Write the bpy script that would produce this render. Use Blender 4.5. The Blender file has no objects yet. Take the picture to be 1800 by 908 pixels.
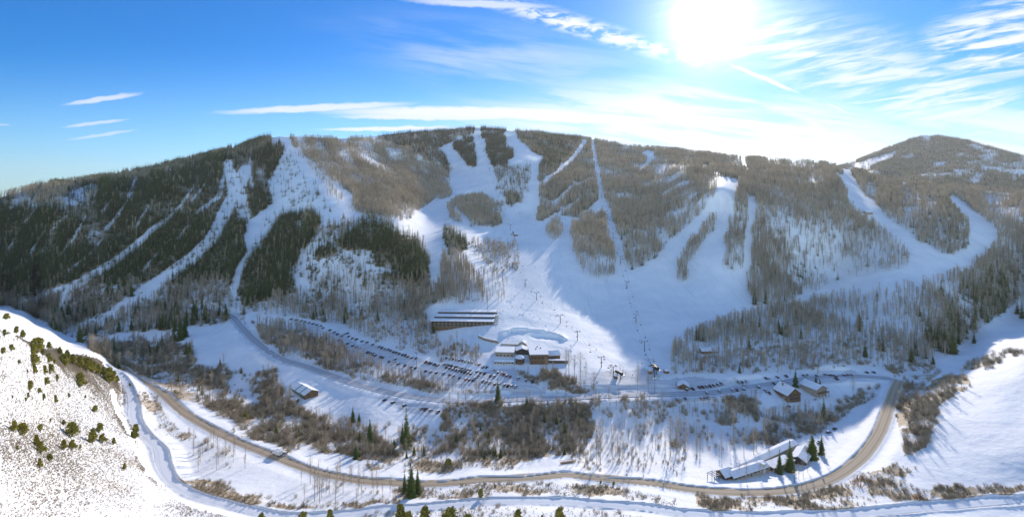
import bpy, math, random
import numpy as np
from math import radians, sin, cos, pi

SC = bpy.context.scene
COL = SC.collection
F, HY, CZ = 900.0, 335.0, 170.0        # focal length (px of the 1800 px photo), horizon row, height of the drone

# ------------------------------------------------------------------ camera
cam = bpy.data.cameras.new('camera')
cam.sensor_width = 36.0
cam.lens = 18.0
cam.shift_y = -(454.0 - HY) / 1800.0
cam.clip_start = 1.0
cam.clip_end = 60000.0
co = bpy.data.objects.new('camera', cam)
co.location = (0, 0, CZ)
co.rotation_euler = (radians(90), 0, 0)
COL.objects.link(co)
SC.camera = co

# ------------------------------------------------------------------ world, sun, exposure
SUN_EL, SUN_AZ = radians(16.4), math.atan(350.0 / 900.0)      # azimuth clockwise from +Y
SUN_DIR = (cos(SUN_EL) * sin(SUN_AZ), cos(SUN_EL) * cos(SUN_AZ), sin(SUN_EL))
SC.view_settings.view_transform = 'Standard'
SC.view_settings.look = 'None'
SC.view_settings.gamma = 1.0
SC.view_settings.use_curve_mapping = False
SC.view_settings.exposure = 1.1

sd = bpy.data.lights.new('sun', 'SUN')
sd.energy = 2.6
sd.angle = radians(0.5)
sd.color = (1.0, 0.90, 0.77)
so = bpy.data.objects.new('sun', sd)
so.rotation_euler = (radians(90) - SUN_EL, 0, pi - SUN_AZ)
COL.objects.link(so)


class NT:
    """small helper for node trees"""
    def __init__(self, tree):
        self.t = tree
        self.n = tree.nodes
        self.l = tree.links

    def node(self, typ, **kw):
        nd = self.n.new(typ)
        for k, v in kw.items():
            setattr(nd, k, v)
        return nd

    def put(self, sock, v):
        if hasattr(v, 'is_output') or isinstance(v, bpy.types.NodeSocket):
            self.l.new(v, sock)
        else:
            sock.default_value = v

    def m(self, op, a, b=None, c=None, clamp=False):
        nd = self.n.new('ShaderNodeMath')
        nd.operation = op
        nd.use_clamp = clamp
        self.put(nd.inputs[0], a)
        if b is not None:
            self.put(nd.inputs[1], b)
        if c is not None:
            self.put(nd.inputs[2], c)
        return nd.outputs[0]

    def ss(self, v, a, b, lo=0.0, hi=1.0):
        nd = self.n.new('ShaderNodeMapRange')
        nd.interpolation_type = 'SMOOTHSTEP'
        self.put(nd.inputs[0], v)
        nd.inputs[1].default_value = a
        nd.inputs[2].default_value = b
        nd.inputs[3].default_value = lo
        nd.inputs[4].default_value = hi
        return nd.outputs[0]

    def mix(self, f, a, b, blend='MIX'):
        nd = self.n.new('ShaderNodeMix')
        nd.data_type = 'RGBA'
        nd.blend_type = blend
        self.put(nd.inputs[0], f)
        self.put(nd.inputs[6], a)
        self.put(nd.inputs[7], b)
        return nd.outputs[2]

    def noise(self, vec, scale, detail=3.0, rough=0.5, dist=0.0):
        nd = self.n.new('ShaderNodeTexNoise')
        if vec is not None:
            self.l.new(vec, nd.inputs['Vector'])
        nd.inputs['Scale'].default_value = scale
        nd.inputs['Detail'].default_value = detail
        nd.inputs['Roughness'].default_value = rough
        nd.inputs['Distortion'].default_value = dist
        return nd.outputs[0]

    def comb(self, x, y, z=0.0):
        nd = self.n.new('ShaderNodeCombineXYZ')
        self.put(nd.inputs[0], x)
        self.put(nd.inputs[1], y)
        self.put(nd.inputs[2], z)
        return nd.outputs[0]


def RGB(r, g, b):
    return (r, g, b, 1.0)


def build_world():
    w = bpy.data.worlds.new('World')
    SC.world = w
    w.use_nodes = True
    t = NT(w.node_tree)
    w.node_tree.nodes.clear()
    out = t.node('ShaderNodeOutputWorld')
    bg = t.node('ShaderNodeBackground')
    t.l.new(bg.outputs[0], out.inputs[0])
    sky = t.node('ShaderNodeTexSky')
    sky.sky_type = 'NISHITA'
    sky.sun_disc = False
    sky.sun_elevation = SUN_EL
    sky.sun_rotation = SUN_AZ
    sky.altitude = 2400
    sky.air_density = 1.3
    sky.dust_density = 0.2
    sky.ozone_density = 2.5
    bg.inputs[1].default_value = 0.15
    tc = t.node('ShaderNodeTexCoord')
    sep = t.node('ShaderNodeSeparateXYZ')
    t.l.new(tc.outputs['Generated'], sep.inputs[0])
    x, y, z = sep.outputs
    ys = t.m('MAXIMUM', y, 0.05)
    U = t.m('DIVIDE', x, ys)             # direction of the sky as tangents about the valley's axis
    V = t.m('DIVIDE', z, ys)
    front = t.ss(y, 0.05, 0.25)

    def px(p):
        return (p - 900.0) / F

    def py(p):
        return (HY - p) / F

    # deep winter blue overhead, paler down to the ridge
    tint = t.mix(t.ss(V, 0.30, -0.02), RGB(0.0, 0.24, 0.50), RGB(0.22, 0.42, 0.62))
    tint = t.mix(front, RGB(1.10, 1.03, 0.98), tint)
    hz = t.mix(1.0, sky.outputs[0], tint, 'MULTIPLY')
    # thin high cloud: streaks along a slightly tilted direction
    fil = t.noise(t.comb(t.m('MULTIPLY', U, 1.1), t.m('ADD', t.m('MULTIPLY', V, 9.0), t.m('MULTIPLY', U, 1.2))), 3.2, 8.0, 0.6, 0.35)
    fil2 = t.noise(t.comb(t.m('MULTIPLY', U, 2.0), t.m('ADD', t.m('MULTIPLY', V, 16.0), t.m('MULTIPLY', U, -3.0))), 3.7, 7.0, 0.62, 0.5)
    puff = t.noise(t.comb(t.m('MULTIPLY', U, 3.0), t.m('MULTIPLY', V, 7.0)), 9.0, 6.0, 0.6, 0.3)

    def ell(cx, cy, rx, ry, rot=0.0, soft=0.6):
        """soft ellipse mask in sky direction (centre and radii given like the photo's pixels)"""
        a = t.m('SUBTRACT', U, px(cx))
        b = t.m('SUBTRACT', V, py(cy))
        c, s = cos(rot), sin(rot)
        p = t.m('ADD', t.m('MULTIPLY', a, c), t.m('MULTIPLY', b, s))
        q = t.m('SUBTRACT', t.m('MULTIPLY', b, c), t.m('MULTIPLY', a, s))
        p = t.m('DIVIDE', p, rx / F)
        q = t.m('DIVIDE', q, ry / F)
        r = t.m('SQRT', t.m('ADD', t.m('MULTIPLY', p, p), t.m('MULTIPLY', q, q)))
        return t.ss(r, 1.0, 1.0 - soft)

    def acc(a, b):
        return t.m('MAXIMUM', a, b)

    # broad veil under and right of the sun
    veil = t.m('MULTIPLY', ell(1230, 235, 560, 125, radians(-3), 0.75), t.ss(fil, 0.36, 0.56, 0.2, 1.0))
    low = t.m('MULTIPLY', ell(1500, 300, 750, 110, radians(-1), 0.8), t.ss(fil, 0.3, 0.6, 0.35, 1.0))
    veil = acc(veil, low)
    right = t.m('MULTIPLY', ell(1800, 60, 240, 90, radians(12), 0.5), t.ss(fil2, 0.38, 0.62))
    right2 = t.m('MULTIPLY', ell(1640, 170, 340, 90, radians(-14), 0.7), t.ss(fil2, 0.38, 0.62, 0.05, 0.85))
    right3 = t.m('MULTIPLY', ell(1780, 240, 340, 80, radians(-8), 0.8), t.ss(fil, 0.4, 0.6, 0.2, 0.8))
    arc = t.m('MULTIPLY', ell(1030, 50, 310, 26, radians(-17), 0.9), t.ss(puff, 0.38, 0.6))
    # long flat bank over the ridge, and thin streaks at the left
    wob = t.m('MULTIPLY', t.m('SUBTRACT', puff, 0.5), 0.010)
    Vw = t.m('ADD', V, wob)

    def streak(x0, y0, x1, y1, wid, taper=0.35, amp=1.0):
        cx, cy = (x0 + x1) / 2, (y0 + y1) / 2
        L = math.hypot(x1 - x0, y1 - y0) / 2
        rot = math.atan2(-(y1 - y0), x1 - x0)
        a = t.m('SUBTRACT', U, px(cx))
        b = t.m('SUBTRACT', Vw, py(cy))
        c, s = cos(rot), sin(rot)
        p = t.m('DIVIDE', t.m('ADD', t.m('MULTIPLY', a, c), t.m('MULTIPLY', b, s)), L / F)
        q = t.m('DIVIDE', t.m('SUBTRACT', t.m('MULTIPLY', b, c), t.m('MULTIPLY', a, s)), wid / F)
        r = t.m('ADD', t.m('MULTIPLY', p, p), t.m('MULTIPLY', q, q))
        return t.m('MULTIPLY', t.ss(r, 1.0, 1.0 - taper * 2), amp)

    cl = acc(veil, acc(right, acc(right2, right3)))
    cl = acc(cl, arc)
    cl = acc(cl, t.m('MULTIPLY', ell(1480, 110, 420, 110, radians(-16), 0.9), t.ss(fil2, 0.36, 0.64, 0.1, 0.9)))
    cl = acc(cl, t.m('MULTIPLY', ell(900, 110, 420, 90, radians(-10), 0.95), t.ss(fil, 0.35, 0.7, 0.0, 0.45)))
    for a in ((100, 186, 260, 162, 6, 0.45, 0.75), (100, 225, 235, 208, 4, 0.45, 0.6), (110, 248, 250, 226, 4, 0.45, 0.5),
              (-60, 222, 25, 218, 3, 0.45, 0.5), (350, 200, 760, 180, 8, 0.45, 0.85), (520, 196, 1150, 200, 14, 0.45, 1.0),
              (540, 228, 840, 224, 5, 0.45, 0.95), (560, 205, 1000, 206, 7, 0.4, 0.9), (760, 195, 1250, 218, 14, 0.45, 1.0),
              (1270, 108, 1420, 170, 5, 0.45, 0.9), (1440, 175, 1510, 208, 3, 0.45, 0.8), (690, 0, 1000, 14, 8, 0.45, 0.7),
              (1480, 150, 1620, 128, 6, 0.45, 0.7)):
        cl = acc(cl, streak(*a))
    cl = t.m('MULTIPLY', cl, front)
    # general paleness low over the ridge
    palelow = t.m('MULTIPLY', t.m('MULTIPLY', t.ss(V, 0.30, 0.0, 0.0, 0.35), t.ss(U, -1.0, 0.3, 0.4, 1.0)), front)
    col = t.mix(palelow, hz, RGB(1.7, 2.5, 3.4))
    # aureole round the sun in thin cloud (the sun's own scattered light)
    dot = t.node('ShaderNodeVectorMath', operation='DOT_PRODUCT')
    t.l.new(tc.outputs['Generated'], dot.inputs[0])
    e2 = math.atan(300.0 / math.hypot(900, 350))
    dot.inputs[1].default_value = (cos(e2) * sin(SUN_AZ), cos(e2) * cos(SUN_AZ), sin(e2))
    ang = t.m('ARCCOSINE', t.m('MINIMUM', dot.outputs['Value'], 1.0))
    glow = t.m('DIVIDE', 0.018, t.m('ADD', t.m('MULTIPLY', ang, ang), 0.0024))
    cloudcol = t.mix(0.0, RGB(3.0, 3.1, 3.3), RGB(9, 9, 9))
    col = t.mix(t.m('MULTIPLY', cl, 0.93), col, cloudcol)
    add = t.mix(1.0, col, t.comb(glow, t.m('MULTIPLY', glow, 0.98), t.m('MULTIPLY', glow, 0.95)), 'ADD')
    t.l.new(add, bg.inputs[0])


build_world()

# ------------------------------------------------------------------ numpy helpers: noise, splines, polygons
rng = np.random.RandomState(7)


def vnoise(x, y, seed=0):
    """smooth value noise"""
    xi = np.floor(x).astype(np.int64)
    yi = np.floor(y).astype(np.int64)
    fx = x - xi
    fy = y - yi
    fx = fx * fx * fx * (fx * (fx * 6 - 15) + 10)
    fy = fy * fy * fy * (fy * (fy * 6 - 15) + 10)

    def h(a, b):
        n = (a * 374761393 + b * 668265263 + seed * 974634777) & 0xffffffff
        n = ((n ^ (n >> 13)) * 1274126177) & 0xffffffff
        n = n ^ (n >> 16)
        return (n & 0xffff) / 65535.0 * 2 - 1
    a = h(xi, yi)
    b = h(xi + 1, yi)
    c = h(xi, yi + 1)
    d = h(xi + 1, yi + 1)
    return (a * (1 - fx) + b * fx) * (1 - fy) + (c * (1 - fx) + d * fx) * fy


def fbm(x, y, octs=4, seed=0, gain=0.5):
    s = np.zeros_like(x, dtype=float)
    a = 1.0
    for i in range(octs):
        s += a * vnoise(x * 2 ** i + 17.3 * i, y * 2 ** i - 9.1 * i, seed + i)
        a *= gain
    return s


def tps_fit(P, v, lam=1e-3):
    n = len(P)
    d = np.linalg.norm(P[:, None] - P[None], axis=2)
    K = np.where(d > 0, d * d * np.log(d + 1e-12), 0.0) + lam * np.eye(n)
    Q = np.hstack([np.ones((n, 1)), P])
    A = np.zeros((n + 3, n + 3))
    A[:n, :n] = K
    A[:n, n:] = Q
    A[n:, :n] = Q.T
    b = np.concatenate([v, np.zeros(3)])
    return np.linalg.solve(A, b)


def tps_eval(P, w, X):
    out = w[len(P)] + X @ w[len(P) + 1:]
    for i in range(len(P)):
        d2 = ((X - P[i]) ** 2).sum(1)
        out += w[i] * 0.5 * d2 * np.log(d2 + 1e-12)
    return out


def in_poly(px, py, poly):
    ins = np.zeros(px.shape, bool)
    n = len(poly)
    for i in range(n):
        x0, y0 = poly[i]
        x1, y1 = poly[(i + 1) % n]
        if y0 == y1:
            continue
        c = ((py >= y0) != (py >= y1)) & (px < (x1 - x0) * (py - y0) / (y1 - y0) + x0)
        ins ^= c
    return ins


def catmull(pts, step=8.0):
    pts = np.array(pts, float)
    out = []
    P = np.vstack([2 * pts[0] - pts[1], pts, 2 * pts[-1] - pts[-2]])
    for i in range(1, len(P) - 2):
        p0, p1, p2, p3 = P[i - 1:i + 3]
        n = max(2, int(np.linalg.norm(p2 - p1) / step))
        for k in range(n):
            s = k / n
            out.append(0.5 * ((2 * p1) + (-p0 + p2) * s + (2 * p0 - 5 * p1 + 4 * p2 - p3) * s * s + (-p0 + 3 * p1 - 3 * p2 + p3) * s ** 3))
    out.append(pts[-1])
    return np.array(out)


def polydist(x, y, line):
    """distance of points to a polyline, and the signed side (+ = left of travel)"""
    best = np.full(x.shape, 1e9)
    side = np.zeros(x.shape)
    for i in range(len(line) - 1):
        ax, ay = line[i][:2]
        bx, by = line[i + 1][:2]
        dx, dy = bx - ax, by - ay
        L2 = dx * dx + dy * dy + 1e-9
        s = np.clip(((x - ax) * dx + (y - ay) * dy) / L2, 0, 1)
        ex, ey = x - (ax + s * dx), y - (ay + s * dy)
        d = np.hypot(ex, ey)
        c = dx * (y - ay) - dy * (x - ax)
        m = d < best
        best = np.where(m, d, best)
        side = np.where(m, np.sign(c), side)
    return best, side


# ------------------------------------------------------------------ the terrain: surveyed points (photo column, photo row, distance)
def Dz(py, z):
    return (CZ - z) * F / (py - HY)


A = []


def za(*rows):           # points known by their height
    for px, py, z in rows:
        A.append((px, py, Dz(py, z)))


def ya(*rows):           # points known by their distance
    for px, py, Y in rows:
        A.append((px, py, Y))


# near left hill
za((-150, 900, 98), (-150, 560, 110), (-100, 700, 104), (-300, 540, 118), (-300, 900, 110), (-300, 620, 112), (0, 908, 82), (0, 700, 92), (0, 800, 86), (0, 556, 92), (100, 700, 60), (200, 700, 22), (200, 800, 26), (200, 908, 42), (100, 800, 55),
   (350, 908, 16), (50, 574, 71), (100, 601, 52), (150, 626, 35), (205, 656, 12), (100, 908, 62))
# valley behind the left hill
za((-300, 520, 0), (0, 542, -2), (60, 566, -4), (110, 592, -5), (200, 622, -6), (250, 640, -8), (300, 640, -8), (380, 680, -11), (450, 720, -12), (600, 765, -14), (750, 775, -14), (900, 780, -14),
   (1050, 785, -13), (1200, 775, -12), (1350, 760, -11), (1450, 722, -10), (1530, 692, -8), (1600, 662, -4), (1700, 598, 0), (1790, 545, 4), (2100, 470, 5))
# highway bench and lower track
za((240, 662, 0), (300, 700, 0), (400, 768, 0), (500, 806, 0), (700, 848, 0), (850, 842, 0), (1000, 836, 0), (1150, 850, 0), (1250, 862, 0), (1400, 858, 0), (1500, 818, 0), (1555, 745, 0), (1572, 685, 0),
   (225, 700, 6), (240, 740, 6), (280, 800, 7), (320, 860, 7), (500, 903, 5), (700, 890, 4), (1000, 880, 4), (1200, 898, 4), (1500, 900, 4), (1800, 872, 6),
   (900, 815, -7), (600, 800, -7), (1200, 820, -5), (400, 730, -5))
# right hill field
za((1650, 760, 7), (1700, 780, 9), (1800, 800, 14), (1800, 700, 23), (1700, 700, 13), (1620, 700, 4), (1800, 608, 30), (1720, 640, 15), (1660, 664, 7), (1640, 690, 6), (2100, 650, 45), (2100, 860, 18), (2100, 520, 50))
# valley benches
za((430, 600, 5), (400, 560, 8), (350, 620, 0), (560, 640, -2), (520, 690, -6), (650, 720, -7), (760, 735, -8), (850, 710, -6), (1000, 702, -5), (1150, 698, -5), (1270, 690, -4), (1400, 667, -3), (1350, 705, -5),
   (1250, 730, -8), (700, 640, 0), (640, 610, 3), (800, 655, -1), (560, 580, 8), (900, 680, -2), (930, 640, 3), (1000, 650, 2), (810, 572, 15), (880, 548, 24), (1150, 662, 0), (1050, 655, 2), (930, 592, 10),
   (300, 590, 2), (200, 590, 0), (1300, 640, 3), (1450, 640, 2), (1500, 660, -2), (700, 580, 12))
# left mountain face
ya((-100, 530, 728), (-100, 500, 768), (-100, 450, 845), (-100, 400, 905), (-100, 370, 975), (0, 532, 738), (0, 520, 745), (50, 552, 716), (50, 535, 735), (50, 510, 752), (50, 480, 780), (50, 440, 842), (50, 400, 898), (50, 360, 965), (100, 580, 640), (100, 565, 665), (100, 500, 738),
   (-200, 530, 735), (-200, 450, 850), (25, 545, 728), (25, 532, 738), (150, 590, 612), (150, 600, 590),(-300, 480, 760), (-300, 420, 900), (-300, 376, 1050), (0, 500, 760), (0, 450, 835), (0, 400, 900), (0, 352, 985), (100, 540, 700), (200, 558, 665), (200, 500, 730), (200, 450, 800), (200, 400, 885), (200, 350, 985), (200, 325, 1070), (200, 306, 1500),
   (100, 450, 805), (100, 350, 985), (100, 335, 1030), (100, 325, 1350), (300, 548, 680), (300, 450, 805), (300, 350, 985), (300, 310, 1110), (300, 287, 1650), (400, 540, 692), (400, 500, 742), (400, 450, 815), (400, 400, 905), (400, 350, 1035), (400, 295, 1200), (400, 275, 1300), (400, 262, 1750))
# spur with its lit crest
ya((500, 243, 1430), (470, 255, 1370), (520, 268, 1310), (545, 300, 1190), (580, 342, 1040), (605, 368, 945), (700, 392, 865), (800, 428, 842), (862, 480, 745),
   (470, 300, 1200), (500, 300, 1195), (500, 380, 985), (450, 420, 880), (550, 420, 830), (600, 450, 770), (650, 500, 702), (500, 500, 735), (450, 540, 685), (550, 540, 685), (700, 450, 765), (740, 500, 695), (640, 420, 805), (620, 540, 685), (720, 540, 690))
# right side of the spur: lit aspen slope
ya((560, 245, 1540), (600, 240, 1640), (650, 236, 1850), (700, 232, 2080), (700, 300, 1500), (620, 300, 1340), (650, 350, 1110), (750, 350, 1290), (790, 300, 1720), (790, 345, 1370), (740, 270, 1780), (650, 270, 1540), (750, 385, 1080), (780, 250, 2150), (800, 400, 985))
# central runs
ya((930, 550, 625), (930, 500, 720), (930, 440, 882), (930, 400, 1038), (930, 380, 1138), (930, 360, 1180), (930, 320, 1335), (930, 280, 1555), (915, 240, 2050), (835, 224, 2380), (900, 226, 2400), (850, 300, 1600), (850, 350, 1290), (850, 400, 1020), (860, 440, 880), (960, 232, 2380), (890, 500, 715), (990, 460, 815),
   (1000, 400, 990))
# centre right: aspen hills
ya((1050, 560, 650), (1050, 500, 762), (1050, 440, 872), (1050, 380, 1060), (1050, 350, 1200), (1050, 300, 1500), (1050, 270, 1750), (1050, 244, 2250), (1150, 600, 570), (1150, 540, 680), (1150, 480, 790), (1150, 400, 945), (1150, 340, 1170), (1150, 300, 1460), (1150, 270, 1740), (1150, 256, 1900),
   (1200, 560, 640), (1200, 520, 725), (1200, 480, 788), (1200, 420, 880), (1200, 360, 990), (1200, 325, 1070), (1200, 305, 1150), (1200, 280, 1640), (1200, 264, 1850),
   (1270, 540, 682), (1270, 450, 784), (1270, 370, 920), (1270, 312, 1040), (1270, 295, 1520), (1270, 272, 1820),
   (1350, 540, 680), (1350, 450, 804), (1350, 348, 955), (1350, 310, 1180), (1350, 281, 1720), (1450, 520, 739), (1450, 470, 820), (1450, 400, 855), (1450, 350, 950), (1450, 310, 1100), (1450, 286, 1600),
   (1550, 620, 527), (1550, 560, 620), (1550, 500, 691), (1550, 440, 780), (1550, 400, 854), (1550, 350, 990), (1550, 330, 1150), (1550, 312, 1400),
   (1650, 560, 592), (1650, 500, 665), (1650, 450, 744), (1650, 400, 841), (1650, 350, 985), (1650, 326, 1300), (1800, 500, 700), (1800, 450, 780), (1800, 400, 870), (1800, 350, 1020), (1800, 338, 1250), (1730, 540, 630), (1740, 440, 780),
   (2100, 400, 870), (2100, 350, 1100), (1400, 590, 590))
A = np.array(A, float)
SP = A[:, :2] / 300.0
W_D = tps_fit(SP, np.log(A[:, 2]), 2e-3)

SKY = np.array([(-900, 430), (-300, 386), (0, 347), (60, 331), (130, 318), (200, 306), (300, 287), (400, 262), (470, 243), (500, 239), (540, 241), (600, 243), (660, 240), (720, 232), (780, 230), (835, 223), (900, 229), (960, 235), (1050, 245),
                (1100, 255), (1200, 265), (1300, 277), (1380, 283), (1450, 287), (1500, 300), (1550, 311), (1620, 325), (1700, 332), (1800, 341), (2100, 352), (2900, 352)], float)


def skyline(px):
    return np.interp(px, SKY[:, 0], SKY[:, 1]) + 1.2 * vnoise(px / 23.0, px * 0 + 3.3, 5)


GX = np.concatenate([np.arange(-900, -120, 20), np.arange(-120, 1921, 2.5), np.arange(1940, 2900, 20)])
NROW, NNEAR = 330, 26
TT = np.concatenate([-(np.linspace(1, 0, NNEAR, endpoint=False) ** 1.6), np.linspace(0, 1, NROW)])


def rows_of(px):
    """rows of the terrain grid in each column, from near the drone to the skyline"""
    s = skyline(px)[:, None]
    t = TT[None, :]
    return np.where(t < 0, 908 - t * 900, 908 + (s - 908) * t)


PXG = np.repeat(GX[:, None], len(TT), 1)
PYG = rows_of(GX)
XY = np.stack([PXG.ravel(), np.minimum(PYG.ravel(), 908.0)], 1) / 300.0
DG = np.exp(tps_eval(SP, W_D, XY)).reshape(PXG.shape)
# below the frame the ground keeps rising gently towards the drone
zb = CZ - (908 - HY) / F * DG
znear = zb + 0.10 * (PYG - 908) * np.clip(1 - zb / 100.0, 0.1, 1)
znear = np.minimum(znear, CZ - 45)
DG = np.where(PYG > 908, (CZ - znear) * F / (PYG - HY), DG)
# natural relief as a change of distance along the line of sight
X0 = (PXG - 900) / F * DG
amp = np.clip((DG - 620) / 900, 0, 1)
rel = fbm(X0 / 170.0, DG / 260.0, 4, 11, 0.5) * 0.030 * amp + fbm(X0 / 34.0, DG / 60.0, 3, 31, 0.5) * 0.0035 * (0.3 + amp)
lefthill = ((PXG < 230) & (PYG > 545)) | (PXG > 1640) & (PYG > 600)
rel += np.where(PYG > 545, fbm(X0 / 22.0, DG / 22.0, 3, 51, 0.5) * 0.002, 0)
DG = DG * (1 + rel)
for j in range(1, DG.shape[1]):
    DG[:, j] = np.maximum(DG[:, j], DG[:, j - 1] * 1.0008)


def grid_lookup(G, px, py):
    px = np.atleast_1d(np.asarray(px, float))
    py = np.atleast_1d(np.asarray(py, float))
    s = skyline(px)
    fi = np.interp(px, GX, np.arange(len(GX)))
    t = np.where(py > 908, 0.0, (908 - py) / (908 - s))
    fj = np.clip(NNEAR + t * (NROW - 1), 0, len(TT) - 1.001)
    tn = (py - 908) / 900
    fj = np.where(py > 908, np.interp(-tn, TT[:NNEAR + 1], np.arange(NNEAR + 1)), fj)
    i = np.clip(fi.astype(int), 0, len(GX) - 2)
    j = np.clip(fj.astype(int), 0, len(TT) - 2)
    a, b = fi - i, fj - j
    return (G[i, j] * (1 - a) + G[i + 1, j] * a) * (1 - b) + (G[i, j + 1] * (1 - a) + G[i + 1, j + 1] * a) * b


def PT(px, py):
    """ground point seen at a photo pixel"""
    d = grid_lookup(DG, px, py)
    px = np.atleast_1d(px)
    py = np.atleast_1d(py)
    r = np.stack([(px - 900) / F * d, d, CZ - (py - HY) / F * d], 1)
    return r if len(r) > 1 else r[0]


# ------------------------------------------------------------------ roads: centre lines surveyed on the photo
ROADS = [
    # name, points, half width, far berm height, colour key, z smoothing
    ('sanded_highway', [(214, 645), (232, 657), (262, 672), (290, 694), (320, 722), (360, 746), (400, 768), (460, 792), (520, 816), (600, 838), (700, 849), (800, 847), (900, 840), (1000, 836), (1100, 843), (1180, 854), (1260, 863), (1340, 864),
                        (1410, 857), (1470, 836), (1515, 802), (1545, 760), (1560, 720), (1572, 686), (1580, 668)], 4.1, 0.9, 'sand'),
    ('snowy_track', [(205, 652), (222, 668), (234, 700), (236, 732), (252, 762), (280, 786), (286, 812), (300, 842), (345, 868), (400, 886), (480, 902), (560, 906), (700, 893), (850, 881), (960, 879), (1080, 885), (1200, 899), (1340, 906), (1500, 900),
                     (1640, 889), (1800, 874), (1900, 866)], 3.4, 1.4, 'snow'),
    ('valley_road', [(330, 540), (400, 552), (425, 575), (450, 600), (490, 628), (540, 644), (600, 665), (660, 683), (740, 698), (830, 705), (920, 700), (1010, 698), (1080, 694), (1150, 692), (1250, 688), (1340, 676), (1420, 664), (1490, 660), (1560, 664), (1578, 672)], 4.4, 0.25, 'packed'),
    ('slope_road', [(700, 530), (770, 542), (740, 530), (720, 527)], 1.6, 0.3, 'packed'),
]
ROADS = ROADS[:3]
RL = []
for nm, pts, hw, bh, kind in ROADS:
    c = catmull(pts, 6.0)
    w = PT(c[:, 0], c[:, 1])
    z = w[:, 2].copy()
    k = np.ones(25) / 25
    zp = np.pad(z, 12, mode='edge')
    z = np.convolve(zp, k, 'valid')
    w[:, 2] = z
    # keep the centre on its line of sight at the smoothed height
    d = (CZ - z) * F / (c[:, 1] - HY)
    w[:, 0] = (c[:, 0] - 900) / F * d
    w[:, 1] = d
    RL.append((nm, w, hw, bh, kind))
X0 = (PXG - 900) / F * DG
ZG = CZ - (PYG - HY) / F * DG
near = PYG > 515
ROADD = np.full(DG.shape, 1e9)
for nm, w, hw, bh, kind in RL:
    bb = near & (PXG > -40) & (PXG < 2000)
    x, y = X0[bb], DG[bb]
    d, sd_ = polydist(x, y, w)
    idx = np.array([0] * len(x))
    # height of the nearest centre point
    step = w[::2]
    zz = np.empty(len(x))
    for a in range(0, len(x), 20000):
        q = (x[a:a + 20000, None] - step[None, :, 0]) ** 2 + (y[a:a + 20000, None] - step[None, :, 1]) ** 2
        zz[a:a + 20000] = step[q.argmin(1), 2]
    f = 1 - np.clip((d - hw - 1.5) / (hw + 6.0), 0, 1)
    f = f * f * (3 - 2 * f)
    f = f * (d < 3 * hw + 9)
    zn = ZG[bb] * (1 - f) + zz * f
    berm = np.exp(-((d - hw - 1.5) / 0.9) ** 2)
    zn += berm * bh * (np.where(sd_ > 0, 1.0, 0.35)) * (0.8 + 0.3 * vnoise(x / 6, y / 6, 9))
    zn -= (0.10 if kind != 'packed' else 0.38) * (d < hw + 0.6)
    ZG[bb] = zn
    ROADD[bb] = np.minimum(ROADD[bb], d - hw)


def bump(cx, cy, fn):
    """locally reshape the ground about a photo pixel: fn(dx, dy) -> height change (metres)"""
    p = PT(cx, cy)
    m = near & (abs(X0 - p[0]) < 80) & (abs(DG - p[1]) < 80)
    ZG[m] += fn(X0[m] - p[0], DG[m] - p[1])


def tubing(dx, dy):      # the oval snow bank behind the lodge
    r = np.hypot(dx / 33.0, dy / 17.0)
    far = np.clip((dy + 6) / 10, 0, 1)
    return 2.8 * np.exp(-((r - 1) / 0.12) ** 2) * far - 2.2 * np.exp(-(np.hypot((dx - 12) / 15, (dy + 2) / 6.0)) ** 4)


bump(940, 590, tubing)
vv = (PYG - HY)
DG2 = np.where(near, (CZ - ZG) * F / np.maximum(vv, 1), DG)
DG = DG2
for j in range(1, DG.shape[1]):
    DG[:, j] = np.maximum(DG[:, j], DG[:, j - 1] * 1.0002)
X0 = (PXG - 900) / F * DG
ZG = CZ - (PYG - HY) / F * DG

# ------------------------------------------------------------------ where things grow, surveyed on the photo
WPX = PXG + 9.0 * np.clip((PYG - 520) / 60, 0, 1) * vnoise(PXG / 34.0, PYG / 20.0, 75) + 5.0 * vnoise(PXG / 17.0, PYG / 17.0, 71) + 2.5 * vnoise(PXG / 6.0, PYG / 6.0, 72)
WPY = PYG + 7.0 * np.clip((PYG - 540) / 60, 0, 1) * vnoise(PXG / 30.0, PYG / 18.0, 76) + 3.0 * vnoise(PXG / 15.0, PYG / 15.0, 73) + 1.5 * vnoise(PXG / 5.0, PYG / 5.0, 74)
DEN = {k: np.zeros(PXG.shape) for k in ('con', 'asp', 'bru', 'sage')}      # plants per 100 square metres


def paint(poly, **kw):
    m = in_poly(WPX, WPY, poly)
    for k in DEN:
        DEN[k][m] = kw.get(k, 0.0)


def add(poly, **kw):
    m = in_poly(WPX, WPY, poly)
    for k, v in kw.items():
        DEN[k][m] = v


def cut(line, w0, w1, keep=0.0):
    """clear a lane along a line, half width in photo pixels from w0 to w1"""
    line = np.array(line, float)
    seg = np.linalg.norm(np.diff(line, axis=0), axis=1)
    L = np.concatenate([[0], np.cumsum(seg)]) / seg.sum()
    m = np.zeros(PXG.shape, bool)
    for i in range(len(line) - 1):
        ax, ay = line[i]
        bx, by = line[i + 1]
        dx, dy = bx - ax, by - ay
        s = np.clip(((PXG - ax) * dx + (PYG - ay) * dy) / (dx * dx + dy * dy), 0, 1)
        w = w0 + (w1 - w0) * (L[i] + (L[i + 1] - L[i]) * s)
        m |= np.hypot(PXG - ax - s * dx, PYG - ay - s * dy) < w + 0.8 * vnoise(PXG / 5, PYG / 5, 3)
    for k in DEN:
        DEN[k][m] *= keep


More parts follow.
